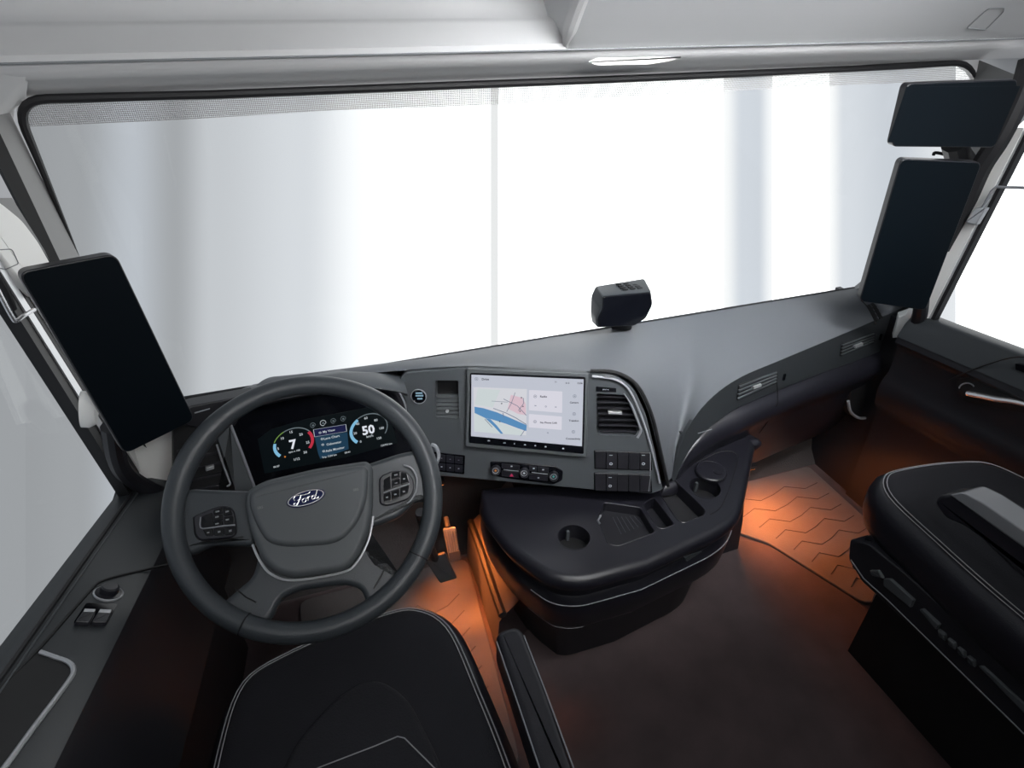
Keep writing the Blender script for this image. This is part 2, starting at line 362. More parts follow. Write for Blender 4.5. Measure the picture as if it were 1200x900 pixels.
MB().tube(rib, [0.004, .006, .008, .010, .012] + [0.014] * (len(rib) - 5), 10, flat=1.2).build('divider_rib', 'header_light', hd)
hf = Fr(V((0, 1.196, hz(80, 1.196))), (1, 0, 0), (0, 0, 1))
gp = hf.poly([(690, 73), (700, 68), (740, 67.5), (775, 66.5), (800, 67), (785, 72), (760, 76), (700, 77)], 0.004)
MB().prism(hf, rnd(gp, .004), -0.002, 0.003, 0.002).build('grip_recess', 'lens', hd, label='white crescent shaped lamp lens')
cf = Fr(V((1.5, 1.150, zt + .07)), (1, 0, 0), (0, -0.048, 0.058))
cp = rnd(cf.poly([(1133, 33), (1158, 10), (1177, 9), (1176, 14), (1155, 35)], 0.002), .006)
MB().tube([cf.p(a, b, 0.002) for a, b in cp], 0.0013, 5, closed=True).build('cover_outline', 'icon_dim', hd)
# ---- A pillars
def strip(q0, q1, d0, d1, th, n, name, material, parent, label=None):
    """slab between line q (two points) and line d (two points), thickness th towards n"""
    n = V(n) * th; a, b, c, d = q0, q1, d1, d0
    return MB().loft([[a, b, c, d], [a + n, b + n, c + n, d + n]]).build(name, material, parent, label)
pl = thing('trim_2', 'grey windshield pillar trim behind the driver side monitor', 'pillar trim', P(-0.42, 1.25, -0.9), kind='structure')
L1t, L1b = WS.p(*WS.pix(3, 112), 0.003), WS.p(*WS.pix(182, 482), 0.003)
L2t, L2b = aY(-24, 105, 1.215), aY(176, 530, 1.23)
L3t, L3b = aY(-44, 112, 1.20), aY(168, 520, 1.21)
strip(L1t, L1b, L2t, L2b, .012, (-.6, .5, 0), 'pillar_cover', 'pillar', pl)
strip(L2t, L2b, L3t, L3b, .01, (-.6, .5, 0), 'door_gap', 'black', pl)
# corner blend between header and pillar
MB().loft([[aY(-80, 84, 1.2), aY(34, 86, 1.22), aY(30, 118, 1.30), aY(17, 128, 1.31), aY(14, 150, 1.31), aY(-20, 150, 1.22), aY(-80, 150, 1.2)],
           [aY(-80, 84, 1.32), aY(34, 86, 1.34), aY(30, 118, 1.36), aY(17, 128, 1.36), aY(14, 150, 1.36), aY(-20, 150, 1.34), aY(-80, 150, 1.32)]]).build('corner_cover', 'headliner', pl)
lowp = [aY(142, 500, 1.22), aY(200, 490, 1.25), aY(210, 560, 1.24), aY(188, 575, 1.20), aY(150, 545, 1.19)]
MB().loft([lowp, [p + V((-.01, .03, 0)) for p in lowp]]).build('lower_cover', 'whiteplastic', pl, label='pale lower pillar cover under the monitor')
pr = thing('trim_3', 'pale windshield pillar trim behind the passenger side monitors', 'pillar trim', P(1.72, 1.25, -0.9), kind='structure')
R1t, R1b = WS.p(*WS.pix(1146, 70), 0.003), WS.p(*WS.pix(1050, 372), .003)
R2t, R2b = aX(1200, 92, 1.73), aX(1064, 385, 1.72)
strip(R1t, R1b, R2t, R2b, .012, (.6, .5, 0), 'pillar_cover', 'pillar', pr)
cc = [(1090, 62), (1225, 54), (1225, 120), (1190, 150), (1136, 150), (1141, 110), (1139, 96), (1131, 84), (1116, 75), (1090, 75)]
MB().loft([[aY(x, y, 1.295) for x, y in cc], [aY(x, y, 1.34) for x, y in cc]]).build('corner_cover', 'headliner', pr)
gh = smooth([aX(1208, 70, 1.70), aX(1196, 110, 1.69), aX(1172, 160, 1.68), aX(1150, 195, 1.68), aX(1132, 235, 1.69), aX(1105, 290, 1.70)], 5)
MB().tube(gh, 0.026, 10).build('grab_handle', 'rubber', pr, label='black grab handle along the pillar')
lw = [aX(1053, 372, 1.70), aX(1083, 362, 1.70), aX(1076, 392, 1.70), aX(1046, 396, 1.70)]
MB().loft([lw, [p + V((.03, .03, 0)) for p in lw]]).build('lower_cover', 'whiteplastic', pr)
# ---- left door
dl = thing('door_1', 'driver door with window switches and a bright edged pull pocket', 'door', P(-0.5, 0.6, -1.55), kind='structure')
XW = -0.45
A_, B_ = aX(152, 580, XW), aX(0, 792, XW)
dv = (A_ - B_).normalized()
DB = B_ - dv * 0.75
# window frame strips beside the window: rubber, satin, rubber, white cover
def lpx(k, off, x=XW): 
    q0 = (-66 + off, 232); q1 = (152 + off, 580); return aX(q0[0], q0[1], x), aX(q1[0], q1[1], x)
def vstrip(off0, off1, th, name, material, parent, x=XW, label=None):
    a, b = lpx(0, off0, x), lpx(0, off1, x)
    return strip(a[0], a[1], b[0], b[1], th, (-1, 0, 0), name, material, parent, label)
vstrip(0, 12, .02, 'window_seal', 'rubber', dl); vstrip(13, 21, .012, 'window_channel', 'satin', dl, x=XW + .003)
vstrip(22, 30, .02, 'inner_seal', 'rubber', dl); vstrip(30, 40, .012, 'frame_edge', 'whiteplastic', dl, x=XW + .003)
vstrip(40, 80, .02, 'frame_cover', 'pillar', dl, x=XW)
wc = Fr(P(XW + 0.004, 1.05, -.3), (0.25, 1, 0), (0, 0, 1))
wcp = [(-60, 200), (0, 240), (22, 258), (40, 282), (54, 306), (64, 330), (40, 350), (18, 328), (0, 305), (-40, 250)]
ob = MB().prism(wc, rnd(wc.poly(wcp), .01), -.008, .006, .004).build('frame_grip', 'whiteplastic', dl, label='white rounded door frame cover')
sq = wc.poly([(-8, 293), (14, 292), (22, 309), (6, 316), (-8, 312)], .0065)
MB().tube([wc.p(a, b, .0065) for a, b in rnd(sq, .004)], .0007, 5, closed=True).build('cover_outline', 'icon_dim', dl)
# header of the door opening above the window
blind = thing('sun_blind_bar', 'bright metal roller blind bar hooked on the driver window frame', 'blind bar', aX(18, 376, XW + .02))
MB().tube(smooth([aX(-30, 285, XW + .02), aX(0, 345, XW + .02), aX(14, 371, XW + .02), aX(19, 376, XW + .02), aX(26, 371, XW + .02), aX(40, 363, XW + .012)], 5), 0.0032, 8).build('bar', 'chrome', blind)
MB().tube([aX(-22, 285, XW + .025), aX(8, 343, XW + .025), aX(16, 362, XW + .02)], 0.0045, 8).build('roller', 'rubber', blind)
# slanted arm rest shelf of the door
DF = Fr(A_, dv, (-1.0, 0, 0.55))
DF.n = DF.u.cross(DF.v)
if DF.n.z < 0: DF = Fr(A_, -dv, (-1.0, 0, 0.55))
DIN = V((1, 0, -0.55)).normalized()
def dpt(t, w, dz=0): return A_ + dv * t + DIN * w + V((0, 0, dz))
rows = []
for w, dx, dz in ((-0.03, 0, -0.012), (0.0, 0, 0.0), (0.004, 0, .001), (0.06, 0, 0), (0.085, 0, 0), (0.098, 0, -0.006), (0.105, 0, -.025), (0.125, 0, -0.25), (.08, 0, -0.35), (.08, 0, -0.62)):
    rows.append([dpt(t, w, dz) for t in (-1.35, -0.6, -0.3, -0.1, 0.02, 0.10)])
ob = MB().grid(rows[:6]).build('door_panel', 'doorskin', dl, sharp=40)
MB().grid(rows[5:]).build('lower_door_panel', 'darkpanel', dl, sharp=40)
pk = [(44, 766), (80, 776), (84, 788), (76, 803), (5, 900), (-120, 1060), (-170, 1000), (-30, 838)]
pkl = rnd(DF.poly(pk), .008)
MB().prism(DF, pkl, .0008, .0022).build('pull_pocket', 'black', dl)
edge = smooth([DF.p(*DF.pix(x, y, .003), .003) for x, y in [(47, 764), (64, 770), (80, 776), (86, 785), (80, 799), (40, 852), (5, 900), (-40, 960)]], 4)
MB().tube(edge, 0.0032, 8).build('pocket_edge', 'satin', dl, label='bright metal edge of the pull pocket')
gro = smooth([DF.p(*DF.pix(x, y, .001), .001) for x, y in [(-5, 812), (48, 758), (105, 693), (122, 680), (160, 670), (205, 660)]], 4)
MB().tube(gro, 0.0022, 6).build('panel_groove', 'black', dl)
MB().tube([dpt(-1.3, .004, .003), dpt(0.0, .004, .003)], .0035, 6).build('sill_seal', 'rubber', dl)
MB().tube([dpt(-1.3, .012, .002), dpt(0.01, .012, .002)], .0016, 6).build('sill_bead', 'hubplastic', dl)
ka, kb = DF.pix(128, 692, .006)
kn = MB().lathe(DF, ka, kb, [(.0205, 0), (.0205, .002), (.0190, .003), (.0185, .002)]).build('mirror_knob', 'satin', dl)
MB().lathe(DF, ka, kb, [(.0180, .001), (.0180, .003), (.013, .004), (.0125, .012), (.010, .014), (.001, .014)]).build('knob_cap', 'console', kn)
swb = MB().prism(DF, rnd(DF.poly([(101, 707), (138, 708), (126, 731), (86, 730)], .001), .004), 0, .002).build('window_switch', 'gloss', dl)
for q in ([(97, 717), (112, 717.5), (105, 730), (88, 729)], [(115, 717.5), (131, 718), (125, 730), (107, 730)]):
    k = MB().prism(DF, rnd(DF.poly(q, .006), .002), .001, .008, .002).build('switch_key', 'satin' if 0 else 'console', swb)
for q in ([(99, 714), (112, 714.5), (110, 718), (97, 717.5)], [(117, 714.5), (131, 715), (129, 719), (115, 718)]):
    MB().prism(DF, DF.poly(q, .007), .001, .0085, .001).build('key_edge', 'satin', swb)
# window pane of the driver door
MB().loft([[aX(-66, 232, XW - .01), aX(152, 580, XW - .01), DB, P(XW, DB.y, -.1)], [p + V((-.004, 0, 0)) for p in (aX(-66, 232, XW - .01), aX(152, 580, XW - .01), DB, P(XW, DB.y, -.1))]]).build('window_pane', 'glass', dl)
MB().box(Fr(P(XW, 0.3, -.08), (0, 1, 0), (0, 0, 1)), -1.0, 0.95, 0, .30, -0.02, 0.03, .01).build('upper_frame', 'headliner', dl)
# ---- right door
dr = thing('door_2', 'dark passenger door with a bright inside handle', 'door', P(1.73, 0.6, -1.55), kind='structure')
XD2 = 1.70
DS = aX(1095, 376, XD2); DS2 = aX(1200, 416, XD2)
sv = (DS - DS2).normalized()
def rpt(t, dx, dz): return DS + sv * t + V((dx, 0, dz))
rows = []
for dx, dz in ((.06, -.01), (.03, 0.0), (0, 0), (-.012, -.004), (-.03, -.03), (-.042, -.07), (-.045, -.09), (-.03, -.105), (-.022, -.12), (-.02, -.20), (-.035, -.23), (-.04, -.27), (-.03, -.32), (.0, -.36), (.01, -.76)):
    rows.append([rpt(t, dx, dz) for t in (-1.4, -.8, -.4, -.2, -.05, 0.02, .06)])
MB().grid(rows).build('door_panel', 'darkpanel', dr, sharp=40)
rows = [[rpt(t, dx, dz) for t in (-1.4, -.8, -.4, -.2, -.05, 0.02, .06)] for dx, dz in ((.06, -.008), (.03, .002), (-.002, .002), (-.014, -.003), (-.033, -.03), (-.046, -.07))]
MB().grid(rows).build('sill_cover', 'doorskin', dr, sharp=50)
HF = Fr(P(XD2 - .028, .9, -.9), (0, -1, 0), (0, 0, 1))
hp = smooth([HF.p(*HF.pix(x, y, .01), .01) for x, y in [(1134, 461), (1150, 464), (1170, 468), (1186, 470), (1200, 473), (1230, 482)]], 4)
hr = MB().prism(HF, rnd(HF.poly([(1120, 444), (1165, 440), (1240, 455), (1240, 492), (1190, 482), (1130, 470)], .002), .01), -.004, .003).build('handle_recess', 'black', dr)
MB().tube(hp, .0095, 8, flat=.8).build('door_handle', 'chrome', dr, label='bright metal inside door handle')
MB().prism(HF, rnd(HF.poly([(1190, 426), (1215, 432), (1215, 442), (1190, 433)], .012), .002), 0, .012).build('door_switch', 'gloss', dr)
MB().tube([HF.p(*HF.pix(x, y, .004), .004) for x, y in ell(1133, 455, 9, 6, 18)[9:]], .002, 5).build('speaker_mark', 'seam', dr)
MB().tube(smooth([HF.p(*HF.pix(x, y, .018), .018) for x, y in [(1112, 446), (1138, 434), (1185, 419), (1215, 420)]], 4), .002, 5).build('panel_groove', 'black', dr)
# window frame of the passenger door: white strip, seals, latch
def rx(off, top=(1208, 150), bot=(1094, 376), x=XD2): return aX(top[0] + off, top[1], x), aX(bot[0] + off, bot[1], x)
def rstrip(o0, o1, th, name, material, x=XD2, label=None):
    a, b = rx(o0, x=x), rx(o1, x=x); return strip(a[0], a[1], b[0], b[1], th, (1, 0, 0), name, material, dr, label)
rstrip(-5, 0, .02, 'window_seal', 'rubber'); rstrip(-8, -5, .015, 'window_channel', 'satin', XD2 - .002); rstrip(-36, -8, .015, 'frame_cover', 'whiteplastic', XD2 - .004, 'pale window frame cover')
lt = MB().prism(Fr(P(XD2 - .006, 1.1, -.45), (0, -1, 0), (0, 0, 1)), rnd(Fr(P(XD2 - .006, 1.1, -.45), (0, -1, 0), (0, 0, 1)).poly([(1147, 243), (1160, 243), (1148, 263), (1135, 260)]), .003), 0, .014, .003).build('blind_latch', 'satin', dr)
MB().loft([[aX(1208, 150, XD2 + .012), aX(1094, 376, XD2 + .012), rpt(-1.4, .012, 0), P(XD2 + .012, -.3, -.1)], [p + V((.004, 0, 0)) for p in (aX(1208, 150, XD2 + .012), aX(1094, 376, XD2 + .012), rpt(-1.4, .012, 0), P(XD2 + .012, -.3, -.1))]]).build('window_pane', 'glass', dr)
b2 = thing('sun_blind_bar', 'thin grey roller blind bar across the passenger window', 'blind bar', aX(1166, 219, XD2 - .02))
MB().tube([aX(1150, 246, XD2 - .01), aX(1162, 224, XD2 - .02), aX(1167, 219, XD2 - .02), aX(1200, 220, XD2 - .02), aX(1300, 222, XD2 - .02), aX(1300, 222, XD2 - .02) + (aX(1300, 222, XD2 - .02) - aX(1200, 220, XD2 - .02)).normalized() * .55], .0035, 8).build('bar', 'seam', b2)
MB().box(Fr(P(1.72, 0.3, -.08), (0, 1, 0), (0, 0, 1)), -1.0, 0.80, 0, .30, -0.03, 0.03, .01).build('upper_frame', 'headliner', dr)

for nm, x, lb_ in (('trim_4', -.475, 'dark kick panel beside the driver footwell'), ('trim_5', 1.735, 'dark kick panel beside the passenger footwell')):
    o = MB().box(Fr((x, 1.2, 0), (0, 1, 0), (0, 0, 1)), -.16, .30, 0, H - .86, -.01, .01).build(nm, 'darkpanel'); tag(o, lb_, 'kick panel', kind='structure')
# ================================================================== DASHBOARD
dash = thing('dashboard', 'charcoal wraparound dashboard with centre touchscreen and air vents', 'dashboard', P(XC, 1.3, -1.2))
# centre stack plane, turned towards the driver
TL = aY(550, 435, 1.20); TR = aY(690, 437, 1.20); kk = (TL.z - H) / (TR.z - H); TR = EYE + (TR - EYE) * kk
su = (TR - TL); su.z = 0; su.normalize(); snh = V((su.y, -su.x, 0))
ST = Fr(TL, su, V((0, 0, math.cos(.21))) - snh * math.sin(.21))
stp = [(462, 452), (474, 437), (547, 430), (690, 436.5), (720, 439), (741, 452), (757, 485), (768, 530), (777, 574), (764, 579), (692, 574), (560, 562), (445, 552), (452, 500)]
stl = rnd(ST.poly(stp), [.01, .01, 0, 0, .02, .03, .02, 0, .006, .006, 0, 0, .006, 0])
stack = MB().prism(ST, stl, -0.06, 0.0, 0.004).build('centre_panel', 'panel', dash)
def sp(pts, c=0.0, r=.003, seg=3): return rnd(ST.poly(pts, c), r, seg)
slot = sp([(510, 446), (537, 446), (538, 491), (511, 490)], 0, .004)
ventp = sp([(699, 461), (732, 463), (747, 494), (750, 503), (744, 511), (704, 510), (699, 505)], 0, .005)
cut(stack, MB().prism(ST, slot, -.035, .01), MB().prism(ST, ventp, -.045, .01))
# storage slot with a ribbed shutter
sl = MB().prism(ST, inset(ccw(slot), .0006), -.036, -.0345).build('card_slot', 'black', dash)
for k in range(6):
    y0, y1 = 463 + k * 4.5, 463 + k * 4.5 + 3.6
    MB().prism(ST, ST.poly([(510.5, y0), (537.5, y0), (537.5, y1), (510.5, y1)], -.012), -.02 + .0012 * k, -.012 + .0012 * k, .001, 2).build('shutter_slat', 'hubplastic', sl)
MB().lathe(ST, *ST.pix(524, 482, -.004), [(.004, -.012), (.004, -.003), (.001, -.002)], 12).build('slot_knob', 'satin', sl)
# start button
ba, bb = ST.pix(491, 464)
bt = MB().lathe(ST, ba, bb, [(.019, -.002), (.019, .003), (.017, .005), (.0155, .004), (.0155, .0035), (.001, .0035)], 28).build('start_button', 'gloss', dash)
MB().ring(ST, ell(ba, bb, .0195, .0195, 28), ell(ba, bb, .0175, .0175, 28), .002, .0048).build('button_ring', 'seam', bt)
ic = MB()
for y0, x0, x1 in ((460, 487, 495), (463, 487, 496), (466.5, 489, 495)):
    ic.prism(ST, ST.poly([(x0, y0), (x1, y0 - .2), (x1, y0 + 1.6), (x0, y0 + 1.6)], .004), .0036, .0042)
ic.build('start_icon', 'e_btn', bt)
# touchscreen
bez_o = sp([(547, 431.5), (690, 437), (688, 537), (545, 524)], .012, .008)
ts = MB().prism(ST, bez_o, -.005, .012, .004).build('touchscreen', 'hubplastic', dash)
C1 = .0125
MB().prism(ST, sp([(551, 437), (686, 442), (684, 532), (549.5, 519)], C1, .004), C1 - .001, C1).build('screen_glass', 'gloss', ts)
def scr(name, pts, m, lift, r=0.0, par=None):
    pl_ = ST.poly(pts, C1); pl_ = rnd(pl_, r, 3) if r else pl_
    return MB().prism(ST, pl_, C1, C1 + lift).build(name, m, par or ts)
scr('display', [(552.5, 439), (684, 444.5), (682, 523), (552, 511)], 'e_bg', .0003)
C2 = lambda x, y: (545 + x * .125, 430 + y * .125)     # coordinates in the 8x crop of the screen
def q(*p): return [C2(*a) for a in p]
scr('map_view', q((78, 188), (580, 208), (572, 640), (86, 605)), 'e_map', .0006)
scr('map_land', q((90, 430), (200, 480), (360, 630), (86, 600)), 'e_land', .0008)
scr('map_land', q((250, 490), (540, 600), (530, 640), (370, 628)), 'e_land', .0008)
scr('map_land', q((120, 200), (330, 215), (260, 380), (90, 350)), 'e_land', .0007)
scr('map_district', q((430, 260), (540, 290), (570, 350), (570, 450), (500, 440), (400, 390)), 'e_pink', .0008, .002)
scr('river', q((88, 372), (170, 385), (300, 425), (430, 480), (578, 545), (574, 600), (500, 575), (380, 530), (250, 490), (190, 478), (90, 430)), 'e_river', .0010)
scr('river_arm', q((190, 480), (240, 490), (300, 550), (358, 625), (335, 625), (270, 555)), 'e_river', .0010)
for path, w in (([(265, 388), (380, 430), (480, 480), (575, 540)], .0007), ([(360, 300), (490, 365), (575, 455)], .0006), ([(390, 420), (430, 350), (470, 240)], .0005), ([(545, 290), (550, 340), (500, 410)], .0006), ([(185, 490), (255, 565)], .0006), ([(560, 590), (520, 648)], .0006), ([(250, 320), (400, 330)], .0004), ([(355, 430), (362, 470)], .0006)):
    MB().tube([ST.p(*ST.pix(*C2(*p), C1 + .001), C1 + .001) for p in path], w * 1.3, 4, flat=.4, up=ST.n).build('road_line', 'e_road', ts)
for x, y in ((343, 343), (528, 288), (543, 370), (515, 415), (325, 512)): MB().lathe(ST, *ST.pix(*C2(x, y), C1 + .001), [(.0016, C1), (.0016, C1 + .0014)], 10).build('map_marker', 'e_ink', ts)
scr('media_card', q((600, 215), (912, 230), (910, 430), (598, 405)), 'e_card', .0006, .002)
scr('phone_card', q((598, 440), (908, 465), (906, 590), (596, 565)), 'e_card', .0006, .002)
for x, y, r in ((657, 275, .0040), (655, 512, .0040), (1027, 273, .0042), (1022, 440, .0042), (1015, 607, .0042), (107, 112, .0042)):
    a, b = ST.pix(*C2(x, y), C1)
    ik = MB().ring(ST, ell(a, b, r, r, 20), ell(a, b, r * .80, r * .80, 20), C1 + .0004, C1 + .0010).build('menu_icon', 'e_road', ts)
    MB().box(ST, a - .0014, a + .0014, b - .0006, b + .0007, C1 + .0004, C1 + .001).build('menu_symbol', 'e_ink', ts)
for x, y, t, s_ in ((190, 115, 'Drive', .0070), (735, 277, 'Radio', .0066), (782, 522, 'No Phone Link', .0062), (1022, 333, 'Camera', .0060), (1020, 503, 'Traktion', .0064), (1012, 672, 'Connectivity', .0064), (850, 140, '11', .0050), (960, 150, '21.5', .0050), (1075, 152, '12:06', .0056)):
    a, b = ST.pix(*C2(x, y), C1); MB().text(ST, t, a, b, s_ * 1.1, C1 + .0007, bold=.025).build('screen_text', 'e_ink', ts)
for x, y in ((660, 362), (850, 375)):
    a, b = ST.pix(*C2(x, y), C1); MB().box(ST, a - .0022, a + .0022, b - .0008, b + .0008, C1 + .0006, C1 + .001).build('skip_key', 'e_road', ts)
for x, y, r in ((757, 370, .0022), (775, 617, .0020)):
    a, b = ST.pix(*C2(x, y), C1); MB().ring(ST, ell(a, b, r, r, 12), ell(a, b, r * .65, r * .65, 12), C1 + .0004, C1 + .001).build('round_key', 'e_road', ts)
for x, y, w in ((222, 692, .0036), (370, 712, .0036), (462, 720, .0014), (560, 730, .0026), (658, 738, .0022), (755, 748, .0026), (920, 765, .0026)):
    a, b = ST.pix(*C2(x, y), C1); MB().prism(ST, rnd([(a - w, b - .0014), (a + w, b - .0014), (a + w * .7, b + .0018), (a - w * .7, b + .0018)], .0006, 2), C1, C1 + .0005).build('climate_icon', 'icon', ts)
# climate strip
cp_ = sp([(574, 541), (600, 542), (650, 546.5), (660, 552), (659, 563), (648, 568), (590, 560), (576, 557)], .002, .006)
cl = MB().prism(ST, cp_, -.002, .0025, .0015).build('climate_strip', 'gloss', dash)
for x, y, m in ((581, 551, 'e_orange'), (614.5, 554, 'e_text'), (649, 558, 'e_teal')):
    a, b = ST.pix(x, y, .008)
    k = MB().lathe(ST, a, b, [(.0125, .002), (.0125, .008), (.011, .016), (.0095, .018), (.001, .018)], 22).build('rotary_knob', 'console', cl)
    a, b = ST.pix(x - .3, y + .8, .019)
    MB().ring(ST, ell(a, b, .0085, .0085, 20), ell(a, b, .0066, .0066, 20), .018, .0188).build('knob_ring', 'seam', k)
    MB().lathe(ST, a, b, [(.0028, .018), (.0024, .0187)], 10).build('knob_icon', m, k)
for pts in ([(588, 543.5), (609, 545.5), (609, 551), (588, 549)], [(588, 551.5), (608, 553.5), (608, 560), (588, 558)], [(620, 546), (629, 547), (629, 553), (620, 552)], [(630.5, 547), (643, 548.5), (643, 554.5), (630.5, 553)], [(620, 555), (642, 557.5), (642, 564), (620, 561.5)]):
    MB().prism(ST, rnd(ST.poly(pts, .004), .0015, 2), .002, .0045, .001, 2).build('climate_key', 'console', cl)
MB().prism(ST, ST.poly([(590, 550), (608, 551.8), (608, 552.6), (590, 550.9)], .005), .0044, .0052).build('key_line', 'seam', cl)
MB().prism(ST, ST.poly([(623, 553.2), (642, 555.4), (642, 556.2), (623, 554)], .005), .0044, .0052).build('key_line', 'seam', cl)
a, b = ST.pix(599.5, 557, .005); MB().prism(ST, [(a - .005, b - .0035), (a + .005, b - .0035), (a, b + .005)], .0044, .0052).build('hazard_triangle', 'e_rose', cl)
for x, y in ((599.5, 546.5), (625.5, 549), (636.5, 550.5), (631, 560)):
    a, b = ST.pix(x, y, .005); MB().box(ST, a - .0022, a + .0022, b - .0016, b + .0016, .0044, .0052).build('key_icon', 'icon', cl)
# driver side switch block low on the panel
sb = MB().prism(ST, sp([(501, 529), (545, 534), (544, 556), (500, 551)], .002, .003), -.002, .002, .001).build('switch_block', 'gloss', dash)
for i in range(4):
    for j in range(2):
        x0 = 503 + i * 10; y0 = 531.5 + i * 1.1 + j * 10
        kq = MB().prism(ST, rnd(ST.poly([(x0, y0), (x0 + 9, y0 + 1), (x0 + 9, y0 + 9.4), (x0, y0 + 8.4)], .004), .001, 2), .0015, .004, .0008, 2).build('switch_key', 'console', sb)
        a, b = ST.pix(x0 + 4.5, y0 + 4.5, .0045); MB().box(ST, a - .0018, a + .0018, b - (.0004 if j == 0 else .0014), b + (.0004 if j == 0 else .0014), .004, .0045).build('key_icon', 'icon', kq)
# centre air vent
vn = MB().prism(ST, inset(ccw(ventp), .0006), -.046, -.0455).build('air_vent', 'black', dash)
def vent_edges(y):
    t = (y - 461) / 50; xl = 699.5 + t * 4; xr = 732 + min(1, (y - 463) / 35) * 16; return xl, xr
for k in range(7):
    y = 464 + k * 6.8; xl, xr = vent_edges(y)
    MB().prism(ST, ST.poly([(xl, y), (xr, y + .8), (xr + .5, y + 2.2), (xl, y + 1.4)], -.008), -.03, -.007, .0006, 2).build('vent_slat', 'darkpanel', vn)
a0 = ST.poly([(713, 482.5), (729, 483.3), (729, 485.8), (713, 485)], 0); MB().prism(ST, rnd(a0, .001), -.012, .001, .0008).build('vent_tab', 'satin', vn)
vb = smooth([ST.p(*ST.pix(x, y, .002), .002) for x, y in [(731, 461), (740, 475), (749, 498), (751, 505), (747, 513)]], 4)
MB().tube(vb, [.0018] * 4 + [.003] * (len(vb) - 4), 8).build('vent_border', 'seam', vn)
vl = MB().prism(ST, sp([(698.5, 453), (722, 455), (722, 459.5), (698.5, 458.5)], .001, .001), -.001, .0015).build('hazard_button', 'gloss', vn)
a, b = ST.pix(710, 456.6, .002); MB().text(ST, 'DIGITAL', a, b, .0042, .0018).build('button_text', 'icon', vl)
# switch rows under the vent
for r, (ya, yb, ics) in enumerate(((528, 551, ((716, 'a'), (754, 'b'))), (554, 577, ((715, 'c'),)))):
    blk = MB().prism(ST, sp([(696, ya), (763, ya + 2.5), (764.5, yb + 0.5), (696.5, yb - 1.5)], .002, .002), -.002, .002, .001).build('switch_row', 'gloss', dash)
    for i in range(5):
        x0 = 697.5 + i * 13.2; w = 12.4
        kq = MB().prism(ST, rnd(ST.poly([(x0, ya + 1.2 + i * .5), (x0 + w, ya + 1.7 + i * .5), (x0 + w, yb - 2 + i * .4), (x0, yb - 2.4 + i * .4)], .004), .0015, 2), .0015, .005, .001, 2).build('switch_key', 'darkpanel', blk)
        for x, kind in ics:
            if x0 <= x <= x0 + w:
                a, b = ST.pix(x, ya + 5.5, .005); MB().box(ST, a - .004, a + .004, b - .0007, b + .0007, .0045, .0056).build('key_light', 'e_text', kq)
                a, b = ST.pix(x, ya + 15.5, .005); MB().ring(ST, ell(a, b, .0042, .0036, 14), ell(a, b, .0026, .002, 14), .0045, .0056).build('key_icon', 'icon', kq)
MB().tube([ST.p(*ST.pix(x, y, .004), .004) for x, y in [(762, 530), (762, 560), (760, 576)]], .0014, 6).build('panel_edge', 'seam', dash)
bord = smooth([ST.p(*ST.pix(x, y, .003), .003) for x, y in [(694, 441), (718, 444), (734, 453), (746, 474), (757, 504), (766, 536), (773, 566)]], 5)
MB().tube(bord, .0042, 8, flat=.7).build('bright_border', 'seam', dash, label='satin grey border right of the centre vent')
# ---- dash top pad
SP = Fr(P(1.09, 1.134, -0.93), (0.49, 0.096, 0), (0, 0.06, 1))        # passenger vent strip plane
near = [(aY(300, 452, 1.28), -.12), (aY(400, 440, 1.28), .02), (aY(474, 434, 1.265), .14), (ST.p(*ST.pix(547, 429)), .30), (ST.p(*ST.pix(620, 432)), .46), (ST.p(*ST.pix(690, 435)), .64), (ST.p(*ST.pix(722, 438)), .76), (ST.p(*ST.pix(743, 451)), .84), (ST.p(*ST.pix(760, 484)), .91), (ST.p(*ST.pix(771, 528)), .97), (ST.p(*ST.pix(781, 566)), 1.02)]
edge_px = [(787, 560), (796, 525), (812, 492), (836, 464), (868, 442), (912, 423), (960, 403), (1010, 382), (1050, 364), (1074, 352)]
base_px = [(790, 566), (803, 536), (821, 511), (845, 490), (872, 474), (915, 456), (963, 437), (1011, 420), (1055, 400), (1082, 386)]
SP.n = SP.n if SP.n.y < 0 else -SP.n
TIPC = -.10
def spix(px, py, i): c = max(0, (3 - i) / 3) * .035; return SP.p(*SP.pix(px, py, c), c)
E3 = [spix(x, y, i) for i, (x, y) in enumerate(edge_px)]; B3 = [spix(x, y, i) for i, (x, y) in enumerate(base_px)]
near2 = list(zip(E3, [1.04, 1.07, 1.11, 1.17, 1.25, 1.35, 1.47, 1.60, 1.71, 1.78]))
nn = smooth([p for p, _ in near], 4) + smooth([p for p, _ in near2], 4)
fx = [v.x for v in smooth([V((x, 0, 0)) for _, x in near], 4)] + [v.x for v in smooth([V((x, 0, 0)) for _, x in near2], 4)]
NT = 12; rows = [[] for _ in range(NT + 1)]
for p, x in zip(nn, fx):
    far = P(x, 1.408, -.820)
    w = min(1, max(0, (-.76 - (p.z - H)) / .2))        # 0 where the pad ends high, 1 where it sweeps down
    ctl = V(((p.x * .5 + x * .5), far.y * .42 + p.y * .58, H - .742 - .075 * w))
    for k in range(NT + 1):
        t = k / NT; rows[k].append(far * (1 - t) ** 2 + ctl * 2 * t * (1 - t) + p * t * t)
for it in range(40):
    new = [[p.copy() for p in r] for r in rows]
    for j in range(1, NT):
        for i in range(1, len(rows[0]) - 1):
            new[j][i] = rows[j][i] * .4 + (rows[j - 1][i] + rows[j + 1][i] + rows[j][i - 1] + rows[j][i + 1]) * .15
    rows = new
PADG = rows
MB().grid(rows).build('top_pad', 'pad', dash, sharp=60)
MB().tube([P(-.40, 1.408, -.823), P(.6, 1.41, -.823), P(1.70, 1.408, -.823)], .006, 8).build('windshield_lip', 'rubber', dash)
